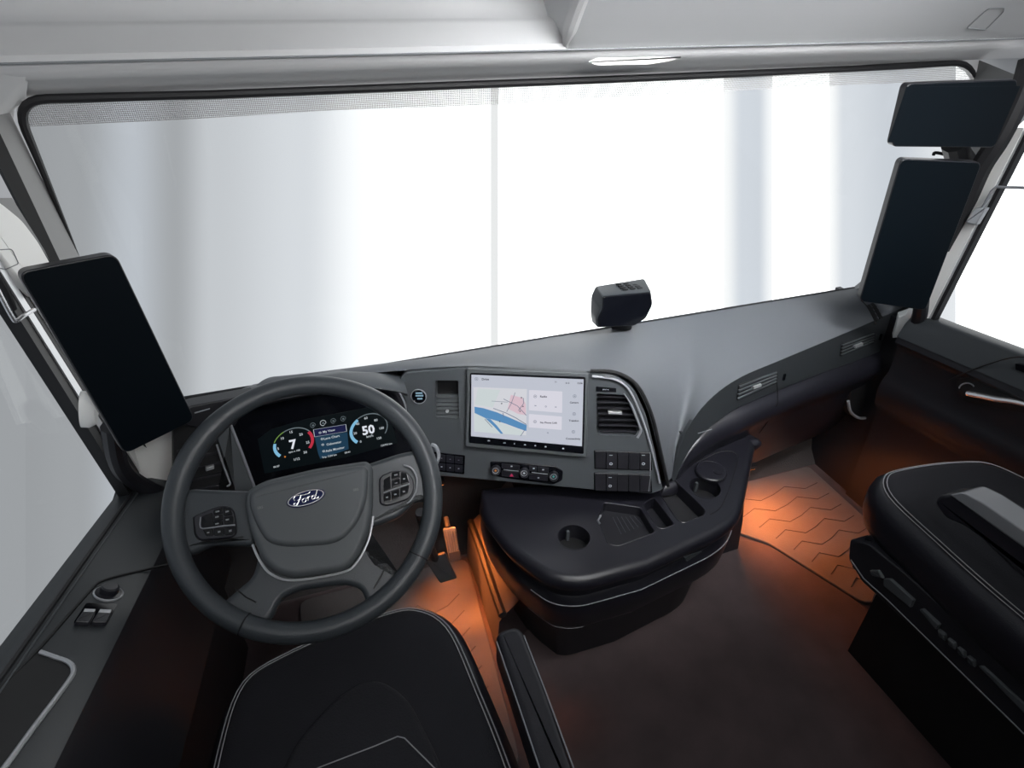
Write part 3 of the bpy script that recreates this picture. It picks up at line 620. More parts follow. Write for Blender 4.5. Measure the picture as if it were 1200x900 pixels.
gl = smooth([ST.p(*ST.pix(x, y, .001), .001) for x, y in [(692, 434.5), (722, 436.5), (746, 451), (763, 484), (774, 528), (783, 570)]], 5)
MB().tube(gl, .0045, 8).build('pad_gap', 'black', dash)
# speaker grille in the far corner
gq = [aY(1028, 358, 1.26), aY(1052, 350, 1.27), aY(1062, 372, 1.22), aY(1034, 384, 1.21)]
# ---- passenger vent strip, roll and lower face
Es, Bs = smooth(E3, 4), smooth(B3, 4)
UP = SP.v
rows = [[p - SP.n * .012 - UP * .006 for p in Es], Es, [p + SP.n * .001 - UP * .003 for p in Es], [p + UP * .004 for p in Bs], Bs, [p - UP * .004 - SP.n * .003 for p in Bs]]
MB().grid(rows).build('vent_strip', 'doorskin', dash, sharp=50)
pr_ = [(-.004, -.003), (-.008, .006), (-.018, .018), (-.034, .027), (-.052, .030), (-.072, .026), (-.095, .010), (-.13, -.006), (-.22, -.03), (-.33, -.07), (-.38, -.10), (-.39, -.20)]
def tap(i): return min(1.0, max(0.12, (i - 3) / 11))
MB().grid([[p + UP * (b * (.5 + .5 * tap(i)) if b > -.1 else b + .05 * (1 - tap(i))) + SP.n * (c * tap(i) if c > 0 else c) for i, p in enumerate(Bs)] for b, c in pr_]).build('passenger_face', 'console', dash, sharp=50)
def strip_vent(pts, tabpx):
    vp = rnd(SP.poly(pts, .004), .006)
    v = MB().prism(SP, vp, -.002, .0045, .001).build('air_vent', 'black', dash)
    (x0, y0), (x1, y1), (x2, y2), (x3, y3) = pts
    for k in range(4):
        t0 = .08 + k * .25; t1 = t0 + .09
        qd = [(x0 + (x3 - x0) * t0 + 1, y0 + (y3 - y0) * t0), (x1 + (x2 - x1) * t0 - 1, y1 + (y2 - y1) * t0), (x1 + (x2 - x1) * t1 - 1, y1 + (y2 - y1) * t1), (x0 + (x3 - x0) * t1 + 1, y0 + (y3 - y0) * t1)]
        MB().prism(SP, SP.poly(qd, .008), .003, .009, .0005, 2).build('vent_slat', 'panel', v)
    tx_, ty_ = tabpx; MB().prism(SP, rnd(SP.poly([(tx_ - 5, ty_ + 1), (tx_ + 4, ty_ - 2.4), (tx_ + 4, ty_ + .6), (tx_ - 5, ty_ + 4)], .012), .001), .005, .014, .001).build('vent_tab', 'satin', v)
strip_vent([(866, 451), (912, 435), (911, 449), (864, 470)], (888, 452))
strip_vent([(987, 403), (1026, 390), (1025, 402), (985, 418)], (1007, 404))
for x, y in ((919, 442), (1032, 395)):
    a, b = SP.pix(x, y, .004); MB().box(SP, a - .004, a + .004, b - .010, b + .010, .002, .007, .002).build('vent_dial', 'gloss', dash)
MB().tube([SP.p(*SP.pix(920, 452, .034), .006), SP.p(.135 - .02, -.07, .0285), SP.p(.115, -.12, .02), SP.p(.112, -.2, -.008)], .0015, 6).build('panel_seam', 'black', dash)
# grab hole below the roll with its bright lower rim
GF = Fr(SP.p(.45, -.19, 0.0), SP.u, (0, .15, 1))
go_ = rnd(GF.poly([(1000, 452), (1030, 440), (1036, 470), (1025, 490), (1008, 492), (996, 478)]), .02)
gh_ = MB().prism(GF, go_, -.06, -.004).build('grab_hole', 'black', dash)
MB().tube(smooth([GF.p(*GF.pix(x, y, .014), .014) for x, y in [(994, 470), (997, 483), (1008, 490), (1022, 486), (1029, 470)]], 5), .005, 8).build('grab_rim', 'seam', dash)
# corner speaker grille
def to_px(p): c = p - EYE; d = c.x * cR + c.y * cF - c.z * cD; return 600 + FPX * d.x / d.z, 450 + FPX * d.y / d.z
def pad_frame(px, py):
    best = None
    for j in range(1, NT):
        for i in range(45, len(PADG[0]) - 1):
            x, y = to_px(PADG[j][i]); e = (x - px) ** 2 + (y - py) ** 2
            if best is None or e < best[0]: best = (e, j, i)
    _, j, i = best; p = PADG[j][i]
    fr = Fr(p, PADG[j][i + 1] - PADG[j][i - 1], PADG[j - 1][i] - PADG[j + 1][i])
    if fr.n.z < 0: fr.n = -fr.n
    return fr
def on_pad(px, py, c=0.0): fr = pad_frame(px, py); return fr.p(*fr.pix(px, py, c), c)
MB().tube(smooth([on_pad(x, y, .0) for x, y in ((1009, 352), (1015, 358), (1020, 366), (1024, 374), (1026, 380))], 4), .0022, 5).build('grille_seam', 'black', dash)
rise = [(950, 356), (985, 347), (1006, 338), (1028, 320), (1052, 288), (1075, 300), (1072, 350), (1010, 356)]
rs = [WS.p(*WS.pix(x, y, .012), .012) for x, y in rise]
MB().loft([rs, [p + V((0, .03, -.02)) for p in rs]]).build('corner_rise', 'pad', dash)
for i, (x, y) in enumerate([(1019, 360), (1023.5, 358), (1021.5, 364.5), (1026, 362), (1024, 369), (1028.5, 366.3), (1026, 373.5), (1031, 370.5)]):
    fr = pad_frame(x, y); a, b = fr.pix(x, y); MB().box(fr, a - .0075, a + .0075, b - .009, b + .009, -.003, .0015).build('grille_hole', 'black', dash)
# small glove panel left of the roll and its latch
MB().tube([SP.p(*SP.pix(x, y, .03), .03) for x, y in ((818, 508), (834, 503))], .0012, 5).build('glove_mark', 'seam', dash)
# hinge pieces at the tip of the pad
for x, y in ((802, 512), (797, 527), (789, 545)):
    a, b = SP.pix(x, y, .01); MB().box(SP, a - .005, a + .005, b - .012, b + .012, -.01, .014, .003).build('hinge_clip', 'console', dash)
# ---- cluster
CF = Fr(aY(388, 511, 1.20), (1, 0, 0), (0, .34, .94))
cw = [(286, 548), (268, 498), (300, 470), (380, 452), (440, 446), (466, 452), (478, 480), (484, 545), (400, 575), (300, 585)]
cs = MB().prism(CF, rnd(CF.poly(cw), .012), -.02, 0.0, .003).build('instrument_cluster', 'gloss', dash)
E0 = .0008
def cpoly(name, pts, m, lift=.0006): return MB().prism(CF, CF.poly(pts, E0), 0, E0 + lift).build(name, m, cs)
K = lambda x, y: (310 + x / 7.5, 475 + y / 7.5)       # 7.5x crop of the cluster
def kp(x, y): return CF.pix(*K(x, y), E0)
cpoly('display_field', [K(-60, 300), K(60, 210), K(370, 120), K(700, 60), K(900, 20), K(1090, 60), K(1170, 330), K(700, 460), K(0, 600)], 'e_dark', 0)
def gauge(cx, cy, rx, ry, a0, a1, m, w, name, rot=0.0):
    """arc on the cluster, angles in photo degrees clockwise from the top"""
    pts_o, pts_i = [], []
    n = max(4, int(abs(a1 - a0) / 8))
    for k in range(n + 1):
        t = math.radians(a0 + (a1 - a0) * k / n)
        dx, dy = math.sin(t), -math.cos(t)
        sk = -.19 * dx
        pts_o.append(kp(cx + rx * dx, cy + ry * dy + rx * sk)); pts_i.append(kp(cx + (rx - w) * dx, cy + (ry - w) * dy + (rx - w) * sk))
    A = [CF.p(*p_, E0) for p_ in pts_o]; B = [CF.p(*p_, E0) for p_ in pts_i]
    A2 = [CF.p(*p_, E0 + .0008) for p_ in pts_o]; B2 = [CF.p(*p_, E0 + .0008) for p_ in pts_i]
    return MB().loft([[a_, a2, b2, b_] for a_, a2, b2, b_ in zip(A, A2, B2, B)]).build(name, m, cs)
g1 = (255, 335, 180, 138); g2 = (915, 210, 168, 138)
gauge(*g1, -135, -78, 'e_cyan', 26, 'gauge_arc'); gauge(*g1, -74, -30, 'e_green', 8, 'gauge_arc'); gauge(*g1, -30, 52, 'e_grey', 8, 'gauge_arc'); gauge(*g1, 52, 122, 'e_red', 26, 'gauge_arc')
gauge(*g2, -140, -38, 'e_cyan', 26, 'gauge_arc'); gauge(*g2, -36, 118, 'e_grey', 8, 'gauge_arc')
ux = V(kp(400, 0)) - V(kp(0, 76)); ux.normalize(); ux = (ux.x, ux.y)
def ct(name, m, x, y, t, s_, bold=.015): a, b = kp(x, y); MB().text(CF, t, a, b, s_, E0 + .001, ux=ux, bold=bold).build(name, m, cs)
ct('speed_digits', 'e_white', 250, 345, '7', .030, .03); ct('speed_digits', 'e_white', 912, 218, '50', .030, .03)
for x, y, t in ((120, 380, '5'), (155, 290, '10'), (232, 235, '15'), (320, 255, '20'), (380, 325, '25'), (358, 412, '30'), (845, 318, '0'), (797, 245, '20'), (818, 163, '40'), (890, 112, '60'), (978, 130, '80'), (1027, 200, '100'), (1005, 288, '120'), (282, 472, '1/12'), (262, 402, 'rpm x 100'), (925, 270, 'km/h'), (1070, 345, '124793 km'), (105, 537, '06:57'), (730, 412, '09:41'), (570, 445, 'Trip 1234 km')):
    ct('dial_text', 'e_text', x, y, t, .0082 if len(t) < 5 else .0062)
a, b = kp(180, 452); MB().lathe(CF, a, b, [(.002, E0), (.0018, E0 + .001)], 10).build('fuel_mark', 'e_orange', cs)
cpoly('menu_list', [K(440, 275), K(728, 235), K(740, 385), K(490, 470), K(470, 420)], 'e_menu', .0002)
cpoly('menu_selection', [K(428, 212), K(715, 165), K(722, 228), K(440, 278)], 'e_menusel', .0005)
for x, y, t in ((565, 224, 'My View'), (590, 280, 'Lane Chart'), (610, 332, 'Odometer'), (620, 385, 'Axle Monitor')): ct('menu_text', 'e_text', x, y, t, .0080)
for x, y in ((488, 240), (505, 295), (512, 345), (520, 402)): a, b = kp(x, y); MB().ring(CF, ell(a, b, .003, .0025, 12), ell(a, b, .0019, .0015, 12), E0 + .0006, E0 + .0012).build('menu_icon', 'e_text', cs)
for A, B, w in (((430, 214), (440, 276), .0006), ((714, 168), (722, 227), .0006), ((428, 213), (715, 167), .0003), ((440, 276), (722, 228), .0003)):
    MB().tube([CF.p(*kp(*A), E0 + .001), CF.p(*kp(*B), E0 + .001)], w, 4).build('menu_border', 'e_text', cs)
for i, (x, y) in enumerate(((425, 175), (515, 155), (605, 137), (692, 118))):
    a, b = kp(x, y); r = .0062 if i != 1 else .007
    MB().ring(CF, ell(a, b, r, r, 20)[:16], ell(a, b, r * .86, r * .86, 20)[:16], E0, E0 + .0008).build('mode_icon', 'e_grey' if i != 1 else 'e_text', cs)
    MB().box(CF, a - .002, a + .002, b - .002, b + .0015, E0, E0 + .0008).build('mode_symbol', 'e_grey', cs)
# hood over the cluster: visor with end cheeks
hx = [-.34, -.28, -.2, -.1, 0.0, .08, .125, .145]
def hoodz(x): 
    t = (x + .09) / .24; return -.735 - .05 * max(0, abs(t)) ** 3
rows = []
for y, dz in ((1.41, -.095), (1.33, -.03), (1.26, 0.0), (1.215, -.002), (1.205, -.010), (1.215, -.022), (1.27, -.035)):
    rows.append([P(x, y, hoodz(x) * (1 if y < 1.4 else 0) + (-.742 if y >= 1.4 else 0) + dz) for x in hx])
MB().grid(rows).build('cluster_hood', 'panel', dash, sharp=60)
ch = smooth([aY(448, 452, 1.235), aY(462, 456, 1.225), aY(470, 470, 1.22), aY(474, 492, 1.215), aY(476, 520, 1.205)], 5)
MB().tube(ch, .011, 8).build('hood_cheek', 'darkpanel', dash)
MB().tube([p + V((.006, -.012, 0)) for p in ch], .0022, 6).build('cheek_line', 'seam', dash)
# left plate between vent and cluster, left vent
LF = Fr(aY(272, 540, 1.165), (.96, .28, 0), (0, .22, .97))
MB().prism(LF, rnd(LF.poly([(254, 512), (270, 498), (299, 572), (296, 600), (250, 600), (274, 574)]), .004), -.03, 0, .003).build('side_plate', 'hubplastic', dash)
MB().tube([LF.p(*LF.pix(x, y, .002), .002) for x, y in [(270, 497), (284, 532), (298, 570)]], .003, 6).build('plate_edge', 'seam', dash)
lv = MB().prism(LF, rnd(LF.poly([(204, 500), (240, 492), (256, 515), (272, 566), (262, 578), (225, 588), (204, 584)]), .01), -.04, -.012).build('air_vent', 'black', dash)
for k in range(6):
    y = 516 + k * 12.5; MB().prism(LF, LF.poly([(208, y + 12), (254 + k * 2.6, y), (254 + k * 2.6, y + 3), (208, y + 15)], -.006), -.02, -.006, .001, 2).build('vent_slat', 'darkpanel', lv)
MB().prism(LF, rnd(LF.poly([(241, 548), (251, 545), (251, 549), (241, 552)], .0), .001), -.008, .003, .001).build('vent_tab', 'satin', lv)
MB().tube(smooth([LF.p(*LF.pix(x, y, .001), .001) for x, y in [(254, 521), (260, 540), (268, 562), (270, 567), (266, 570)]], 4), .0022, 6).build('vent_border', 'seam', lv)
lb = [(190, 480), (228, 474), (262, 470), (272, 498), (254, 512), (204, 500), (190, 600), (183, 640)]
MB().prism(LF, LF.poly([(200, 486), (226, 476), (300, 462), (276, 500), (252, 506), (206, 498)]), -.06, -.004, .004).build('corner_block', 'darkpanel', dash)
MB().tube([LF.p(*LF.pix(x, y, 0), 0) for x, y in [(228, 484), (246, 479)]], .0016, 5).build('corner_line', 'seam', dash)
# underside of the driver dash, knee panel
rows = [[P(x, y, z) for x in (-.44, -.2, 0, .2, .42)] for y, z in ((1.30, -.80), (1.215, -.93), (1.19, -1.00), (1.20, -1.03), (1.28, -1.10), (1.38, -1.2))]
MB().grid(rows).build('knee_panel', 'darkpanel', dash, sharp=60)
rows = [[ST.p(a, b, c) for a in (-.03, .2, .42)] for b, c in ((-.27, -.05), (-.275, -.012), (-.29, -.02), (-.36, -.12))]
MB().grid(rows).build('lower_apron', 'darkpanel', dash, sharp=60)

# ================================================================== CENTRE CONSOLE
con = thing('centre_console', 'dark rounded console with cup holders and trays below the touchscreen', 'console', P(.7, 1.0, -1.55))
ZT = -1.12
CT = Fr(P(.7, 1.0, ZT), (1, 0, 0), (0, 1, 0))
cpx = [(556, 572), (566, 602), (596, 642), (622, 662), (646, 678), (682, 682), (760, 661), (848, 620), (868, 602), (887, 507), (800, 530), (782, 560), (690, 560)]
cpl = rnd(CT.poly(cpx), [0, .03, .04, .03, .03, .05, 0, .04, .06, .03, .02, .02, 0], 5)
top = MB().prism(CT, rnd(inset(ccw(CT.poly(cpx)), .020), .018, 3), -.055, .0018).build('console_top', 'console', con, sharp=40)
MB().tube([CT.p(a, b, -.022) for a, b in inset(ccw(cpl), .020)], .024, 12, closed=True).build('console_rim', 'console', con, sharp=60)
def circ(px, py, rpx, z=0.0):
    a, b = CT.pix(px, py, z); a2, _ = CT.pix(px + rpx, py, z); return a, b, abs(a2 - a)
c1 = circ(672.5, 630, 20); c2 = circ(826, 572, 19)
trays = [[(701, 607), (712, 637), (724, 640), (767, 624), (750, 596), (708, 590)], [(754, 592), (770, 618), (776, 620), (790, 615), (766, 584)], [(772, 576), (794, 610), (801, 613), (825, 604), (826, 598), (789, 562)]]
tpl = [rnd(CT.poly(t), .008) for t in trays]
cut(top, MB().prism(CT, ell(*c1[:2], c1[2], c1[2], 32), -.045, .02), MB().prism(CT, ell(*c2[:2], c2[2], c2[2], 32), -.045, .02), *[MB().prism(CT, t, -d, .02) for t, d in zip(tpl, (.026, .034, .039))])
for c in (c1, c2):
    h = MB().lathe(CT, c[0], c[1], [(c[2] * 1.0, -.044), (c[2] * .98, -.0435), (.001, -.0435)], 28).build('cup_holder', 'black', con)
    MB().ring(CT, ell(*c[:2], c[2] * 1.05, c[2] * 1.05, 32), ell(*c[:2], c[2] * .99, c[2] * .99, 32), -.004, .0030).build('holder_rim', 'console' , h)
    MB().box(CT, c[0] - .006, c[0] + .002, c[1] + c[2] * .72, c[1] + c[2] * .9, -.04, -.008, .002).build('holder_spring', 'panel', h)
for i, (t, d) in enumerate(zip(tpl, (.026, .034, .039))):
    f = MB().prism(CT, inset(ccw(t), .0008), -d - .0005, -d + .001).build('tray_floor', 'darkpanel' if i < 2 else 'rubber', con)
    rim = inset(ccw(t), -.0018)
    MB().tube([CT.p(a, b, .0018) for a, b in rim], .0014, 6, closed=True).build('tray_rim', 'console', f)
MB().tube([CT.p(*CT.pix(x, y, .003), .003) for x, y in [(704, 604), (700.5, 610), (703, 614)]], .0028, 6).build('tray_clip', 'seam', con)
gr_ = MB()
for k in range(6):
    A, B = (718 + k * 5, 606 - k * .2), (728 + k * 5, 626 - k * 2); gr_.tube([CT.p(*CT.pix(*A, -.025), -.0248), CT.p(*CT.pix(*B, -.025), -.0248)], .0008, 4)
gr_.build('tray_ribs', 'panel', con)
la, lb_, lr = circ(834, 549, 19, .02)
ld = MB().lathe(CT, la, lb_, [(lr * .9, 0), (lr, .006), (lr, .012), (lr * .93, .015), (lr * .9, .013), (.001, .0135)], 30).build('ashtray_lid', 'console', con)
a5, b5, r5 = circ(842, 551, 6, .02); MB().lathe(CT, a5, b5, [(r5, .012), (r5 * .95, .017), (.001, .018)], 18).build('lid_button', 'console', ld)
MB().tube(smooth([CT.p(*CT.pix(x, y, .0022), .0022) for x, y in [(797, 548), (820, 540), (845, 529), (864, 533), (860, 556), (846, 592), (832, 603)]], 5), .0016, 6).build('plate_gap', 'black', con)
# body: rings going down
def ringz(off, dz, sx=0, sy=0): return [CT.p(a + sx, b + sy, dz) for a, b in inset(ccw(cpl), off)]
body = [ringz(.012, -.05), ringz(.022, -.062), ringz(.024, -.085), ringz(.012, -.10), ringz(.010, -.13), ringz(.016, -.19), ringz(.035, -.225)]
MB().loft(body).build('drawer_front', 'console', con, sharp=40, label='dark rounded drawer front')
MB().loft([ringz(.045, -.215), ringz(.055, -.235), ringz(.07, -.30), ringz(.085, -.43)]).build('console_base', 'darkpanel', con, sharp=40)
def drawerline(pts, off): return smooth([aZ(x, y, ZT + off) for x, y in pts], 4)
frontring = [p for p in ringz(.008, -.102)]
def ringpart(off, dz, lo, hi):
    r = ringz(off, dz); out = []
    for p in r:
        c = p - EYE; d = c.x * cR + c.y * cF - c.z * cD; px = 600 + FPX * d.x / d.z; py = 450 + FPX * d.y / d.z
        if lo <= px <= hi and py > 600: out.append((px, p))
    out.sort(key=lambda t: t[0]); return [p for _, p in out]
rp1 = ringpart(.009, -.103, 618, 868)
MB().tube(rp1, .0014, 5).build('drawer_edge', 'seam', con)
rp2 = ringpart(.034, -.224, 618, 868)
MB().tube(rp2, .0014, 5).build('drawer_lower_edge', 'seam', con)
DH = Fr(aZ(800, 655, ZT - .08), (.97, .22, 0), (0, .1, 1))
MB().prism(DH, rnd(DH.poly([(800, 652), (830, 642), (824, 660), (806, 664)], 0), .004), -.03, .004, .003).build('drawer_latch', 'panel', con)

# ================================================================== STEERING WHEEL
WC = P(-.088, .83, -.724); tl = math.radians(36.6)
SW = Fr(WC, (1, 0.0, 0), (0, math.cos(tl), math.sin(tl)))
sw = thing('steering_wheel', 'black leather steering wheel with an oval badge and button spokes', 'steering wheel', WC)
RM = .2125
def rim_pt(t, rr=RM): return SW.p(rr * math.cos(t), rr * math.sin(t))
rings = []
for k in range(96):
    t = 2 * math.pi * k / 96; c = SW.p(RM * math.cos(t), RM * math.sin(t)); rad = (SW.u * math.cos(t) + SW.v * math.sin(t))
    th = .0172
    # fuller grips at ten and two
    for g in (math.radians(35), math.radians(145)): th += .0018 * math.exp(-((math.atan2(math.sin(t - g), math.cos(t - g))) / .35) ** 2)
    rings.append([c + rad * (th * math.cos(2 * math.pi * j / 16)) + SW.n * (th * 1.02 * math.sin(2 * math.pi * j / 16)) for j in range(16)])
rings.append(rings[0]); MB().loft(rings, cap=False).build('rim', 'leather', sw)
def ang(px, py): a, b = SW.pix(px, py); return math.atan2(b, a)
for px, py in ((232, 522), (462, 487), (486, 650), (282, 740)):
    t = ang(px, py); c = SW.p(RM * math.cos(t), RM * math.sin(t)); rad = SW.u * math.cos(t) + SW.v * math.sin(t)
    MB().tube([c + rad * (.0178 * math.cos(2 * math.pi * j / 20)) + SW.n * (.0182 * math.sin(2 * math.pi * j / 20)) for j in range(20)], .0011, 5, closed=True).build('rim_seam', 'black', sw)
def swp(pts, c=0.0, r=.006, seg=4): return rnd(SW.poly(pts, c), r, seg)
# spokes (behind the hub cover)
MB().prism(SW, swp([(300, 575), (218, 572), (205, 600), (208, 640), (222, 652), (245, 638), (300, 640)], -.004, .014), -.022, -.002, .010, 4).build('spoke', 'leather', sw)
MB().prism(SW, swp([(425, 545), (470, 530), (503, 525), (512, 560), (508, 590), (488, 585), (470, 605), (425, 622)], -.004, .014), -.022, -.002, .010, 4).build('spoke', 'leather', sw)
MB().prism(SW, swp([(305, 640), (296, 676), (258, 708), (282, 742), (316, 728), (330, 700), (352, 691), (404, 684), (424, 690), (432, 716), (452, 718), (482, 676), (446, 660), (432, 640), (430, 600)], -.008, .012), -.026, -.006, .010, 4).build('lower_spoke', 'leather', sw)
for a, b in (((322, 664), (286, 700)), ((430, 644), (462, 672))):
    pass
for pts in ([(276, 690), (288, 700), (300, 706)], [(452, 664), (446, 676), (438, 690)]):
    MB().tube([SW.p(*SW.pix(x, y, -.005), -.005) for x, y in pts], .0012, 5).build('spoke_seam', 'black', sw)
# hub cover: main dome plus raised upper cushion
hubp = [(286, 590), (288, 574), (310, 562), (370, 548), (430, 539), (437, 546), (437, 590), (432, 625), (418, 655), (402, 669), (345, 677), (322, 672), (306, 656), (292, 622)]
hub = MB().prism(SW, swp(hubp, .016, .012), -.02, .018, .012, 5).build('hub_cover', 'hubplastic', sw)
cush = [(291, 590), (292, 577), (312, 566), (372, 552), (426, 544), (432, 550), (430, 585), (420, 612), (402, 632), (385, 638), (335, 641), (312, 636), (298, 612)]
MB().prism(SW, swp(cush, .024, .016), .012, .026, .010, 5).build('hub_cushion', 'hubplastic', hub)
trim = smooth([SW.p(*SW.pix(x, y, .006), .006) for x, y in [(296, 638), (304, 656), (318, 673), (345, 680), (400, 671), (418, 659), (432, 632), (437, 605)]], 5)
MB().tube(trim, .0022, 6).build('hub_trim', 'satin', hub, label='bright trim line under the hub')
for x, y in ((305, 595), (417, 574)):
    a, b = SW.pix(x, y, .0265); MB().text(SW, 'SRS', a, b, .006, .0264).build('hub_lettering', 'icon_dim', hub)
# oval badge
ea, eb = SW.pix(358.5, 583.5, .03); el_, er_ = V(SW.pix(336, 590.5, .03)), V(SW.pix(381.5, 577, .03)); exu = (er_ - el_); ea_w = exu.length / 2; exu.normalize()
EF = Fr(SW.p(ea, eb, .0262), SW.u * exu.x + SW.v * exu.y, SW.v * exu.x - SW.u * exu.y)
ew, eh = ea_w, ea_w * .42
bd = MB().prism(EF, ell(0, 0, ew, eh, 40), 0, .0035, .0012).build('badge', 'navy', hub, label='dark blue oval badge with silver script')
MB().ring(EF, ell(0, 0, ew * .93, eh * .90, 40), ell(0, 0, ew * .88, eh * .80, 40), .003, .0042).build('badge_ring', 'chrome', bd)
def stroke(pts, w, n=6):
    pts = smooth([(x * ew, y * ew * .95, 0) for x, y in pts], n); return [EF.p(p.x, p.y, .0037) for p in pts], w
sc = MB()
for pts, w in (([(-.56, .02), (-.60, .16), (-.48, .27), (-.28, .25), (-.05, .20), (.16, .20), (.27, .27)], .024),
               ([(-.20, .22), (-.30, .08), (-.40, -.08), (-.52, -.22), (-.64, -.24), (-.66, -.14), (-.56, -.10)], .030),
               ([(-.46, .0), (-.34, .03), (-.22, .05)], .020),
               ([(-.10, .02), (-.20, -.06), (-.20, -.18), (-.10, -.20), (-.02, -.10), (-.04, .0), (-.10, .02)], .024),
               ([(-.04, .0), (.04, -.02), (.12, .03), (.10, -.08), (.06, -.19)], .024), ([(.09, -.04), (.18, .03), (.26, .01)], .024),
               ([(.46, .0), (.36, .02), (.28, -.07), (.30, -.17), (.40, -.16), (.48, -.02)], .024),
               ([(.64, .26), (.56, .10), (.48, -.06), (.46, -.17), (.54, -.18), (.62, -.12)], .026)):
    p_, w_ = stroke(pts, w); sc.tube(p_, w_ * ew, 6, flat=.6, up=EF.n)
sc.build('badge_script', 'chrome', bd)
# button pods
def pod(outline, keys, icons, line):
    pd = MB().prism(SW, swp(outline, .002, .008), -.006, .003, .003).build('button_pod', 'console', sw)
    for kq in keys: MB().prism(SW, swp(kq, .006, .0025), .001, .006, .0012, 2).build('button', 'gloss', pd)
    im_ = MB()
    for x, y, w_, h_ in icons: a, b = SW.pix(x, y, .0065); im_.box(SW, a - w_, a + w_, b - h_, b + h_, .0058, .0066)
    im_.build('button_icons', 'icon_dim', pd)
    MB().tube(smooth([SW.p(*SW.pix(x, y, .0055), .0055) for x, y in line], 3), .0011, 5).build('pod_line', 'seam', pd)
L = lambda x, y: (220 + x / 16.36, 585 + y / 16.36)
pod([L(95, 330), L(240, 270), L(480, 170), L(650, 120), L(810, 130), L(900, 250), L(940, 560), L(925, 680), L(830, 740), L(240, 790), L(150, 700)],
    [[L(265, 330), L(465, 250), L(480, 530), L(265, 550)], [L(490, 210), L(660, 150), L(670, 270), L(490, 300)], [L(490, 310), L(660, 285), L(670, 400), L(490, 410)], [L(490, 420), L(665, 410), L(670, 505), L(490, 530)], [L(685, 160), L(810, 160), L(860, 300), L(690, 320)], [L(690, 335), L(870, 320), L(890, 470), L(700, 490)], [L(280, 580), L(480, 560), L(490, 700), L(350, 710)], [L(500, 560), L(690, 545), L(700, 690), L(500, 700)], [L(705, 540), L(910, 520), L(900, 670), L(710, 690)]],
    [(*L(570, 235), .0028, .0012), (*L(560, 340), .0026, .001), (*L(560, 470), .0026, .001), (*L(755, 235), .0025, .0012), (*L(760, 390), .0025, .0012), (*L(390, 640), .0018, .001), (*L(600, 625), .002, .0014), (*L(815, 605), .002, .0016)], [L(250, 340), L(245, 545), L(420, 550), L(620, 518), L(910, 492)])
R_ = lambda x, y: (430 + x / 5, 540 + y / 5)
pod([R_(70, 95), R_(150, 55), R_(235, 60), R_(275, 110), R_(275, 180), R_(245, 225), R_(120, 265), R_(75, 255)],
    [[R_(98, 110), R_(140, 85), R_(140, 165), R_(98, 180)], [R_(145, 68), R_(195, 62), R_(195, 98), R_(145, 110)], [R_(145, 115), R_(195, 102), R_(195, 140), R_(145, 155)], [R_(200, 66), R_(235, 70), R_(250, 125), R_(200, 140)], [R_(98, 195), R_(140, 180), R_(140, 235), R_(98, 240)], [R_(145, 178), R_(190, 162), R_(190, 215), R_(145, 230)], [R_(195, 160), R_(248, 142), R_(240, 190), R_(195, 212)]],
    [(*R_(170, 82), .0028, .0014), (*R_(170, 130), .0025, .001), (*R_(218, 105), .002, .0014), (*R_(118, 214), .002, .0014), (*R_(166, 196), .002, .0012), (*R_(217, 180), .002, .0014)], [R_(97, 188), R_(150, 168), R_(248, 135)])
MB().tube(smooth([SW.p(*SW.pix(x, y, .004), .004) for x, y in [R_(215, 25), R_(262, 45), R_(290, 95), R_(288, 170), R_(262, 225), R_(235, 250)]], 4), .0016, 6).build('spoke_line', 'seam', sw)
MB().tube(smooth([SW.p(*SW.pix(x, y, -.001), -.001) for x, y in [(227, 606), (229, 626), (236, 633), (250, 634), (285, 629)]], 4), .0012, 5).build('spoke_line', 'black', sw)
# column and stalks
colm = thing('steering_column', 'dark steering column with stalks behind the wheel', 'steering column', SW.p(0, 0, -.15))
MB().tube([SW.p(0, 0, -.015), SW.p(0, 0, -.06), SW.p(0, .0, -.08), SW.p(0, 0, -.16), SW.p(0, -.01, -.34)], [.045, .05, .07, .075, .07], 16).build('column_shroud', 'darkpanel', colm)
st1 = smooth([SW.p(.06, .02, -.06), SW.p(.12, .03, -.055), SW.p(*SW.pix(478, 541, -.05), -.05), SW.p(*SW.pix(494, 533, -.05), -.05)], 4)
MB().tube(st1, [.009] * 5 + [.012] * (len(st1) - 5), 10, flat=.8).build('wiper_stalk', 'console', colm)
a, b = SW.pix(480, 539, -.036); MB().box(SW, a - .004, a + .004, b - .0012, b + .0012, -.044, -.036).build('stalk_icon', 'icon', colm)
MB().tube(smooth([SW.p(-.06, .02, -.06), SW.p(-.13, .03, -.055), SW.p(-.19, .04, -.05)], 4), .010, 10, flat=.8).build('indicator_stalk', 'console', colm)
MB().tube(smooth([aY(505, 556, 1.08), aY(514, 536, 1.10), aY(511, 524, 1.11), aY(506, 521, 1.12)], 4), .0045, 8).build('brake_lever', 'seam', colm, label='small grey lever beside the wheel')

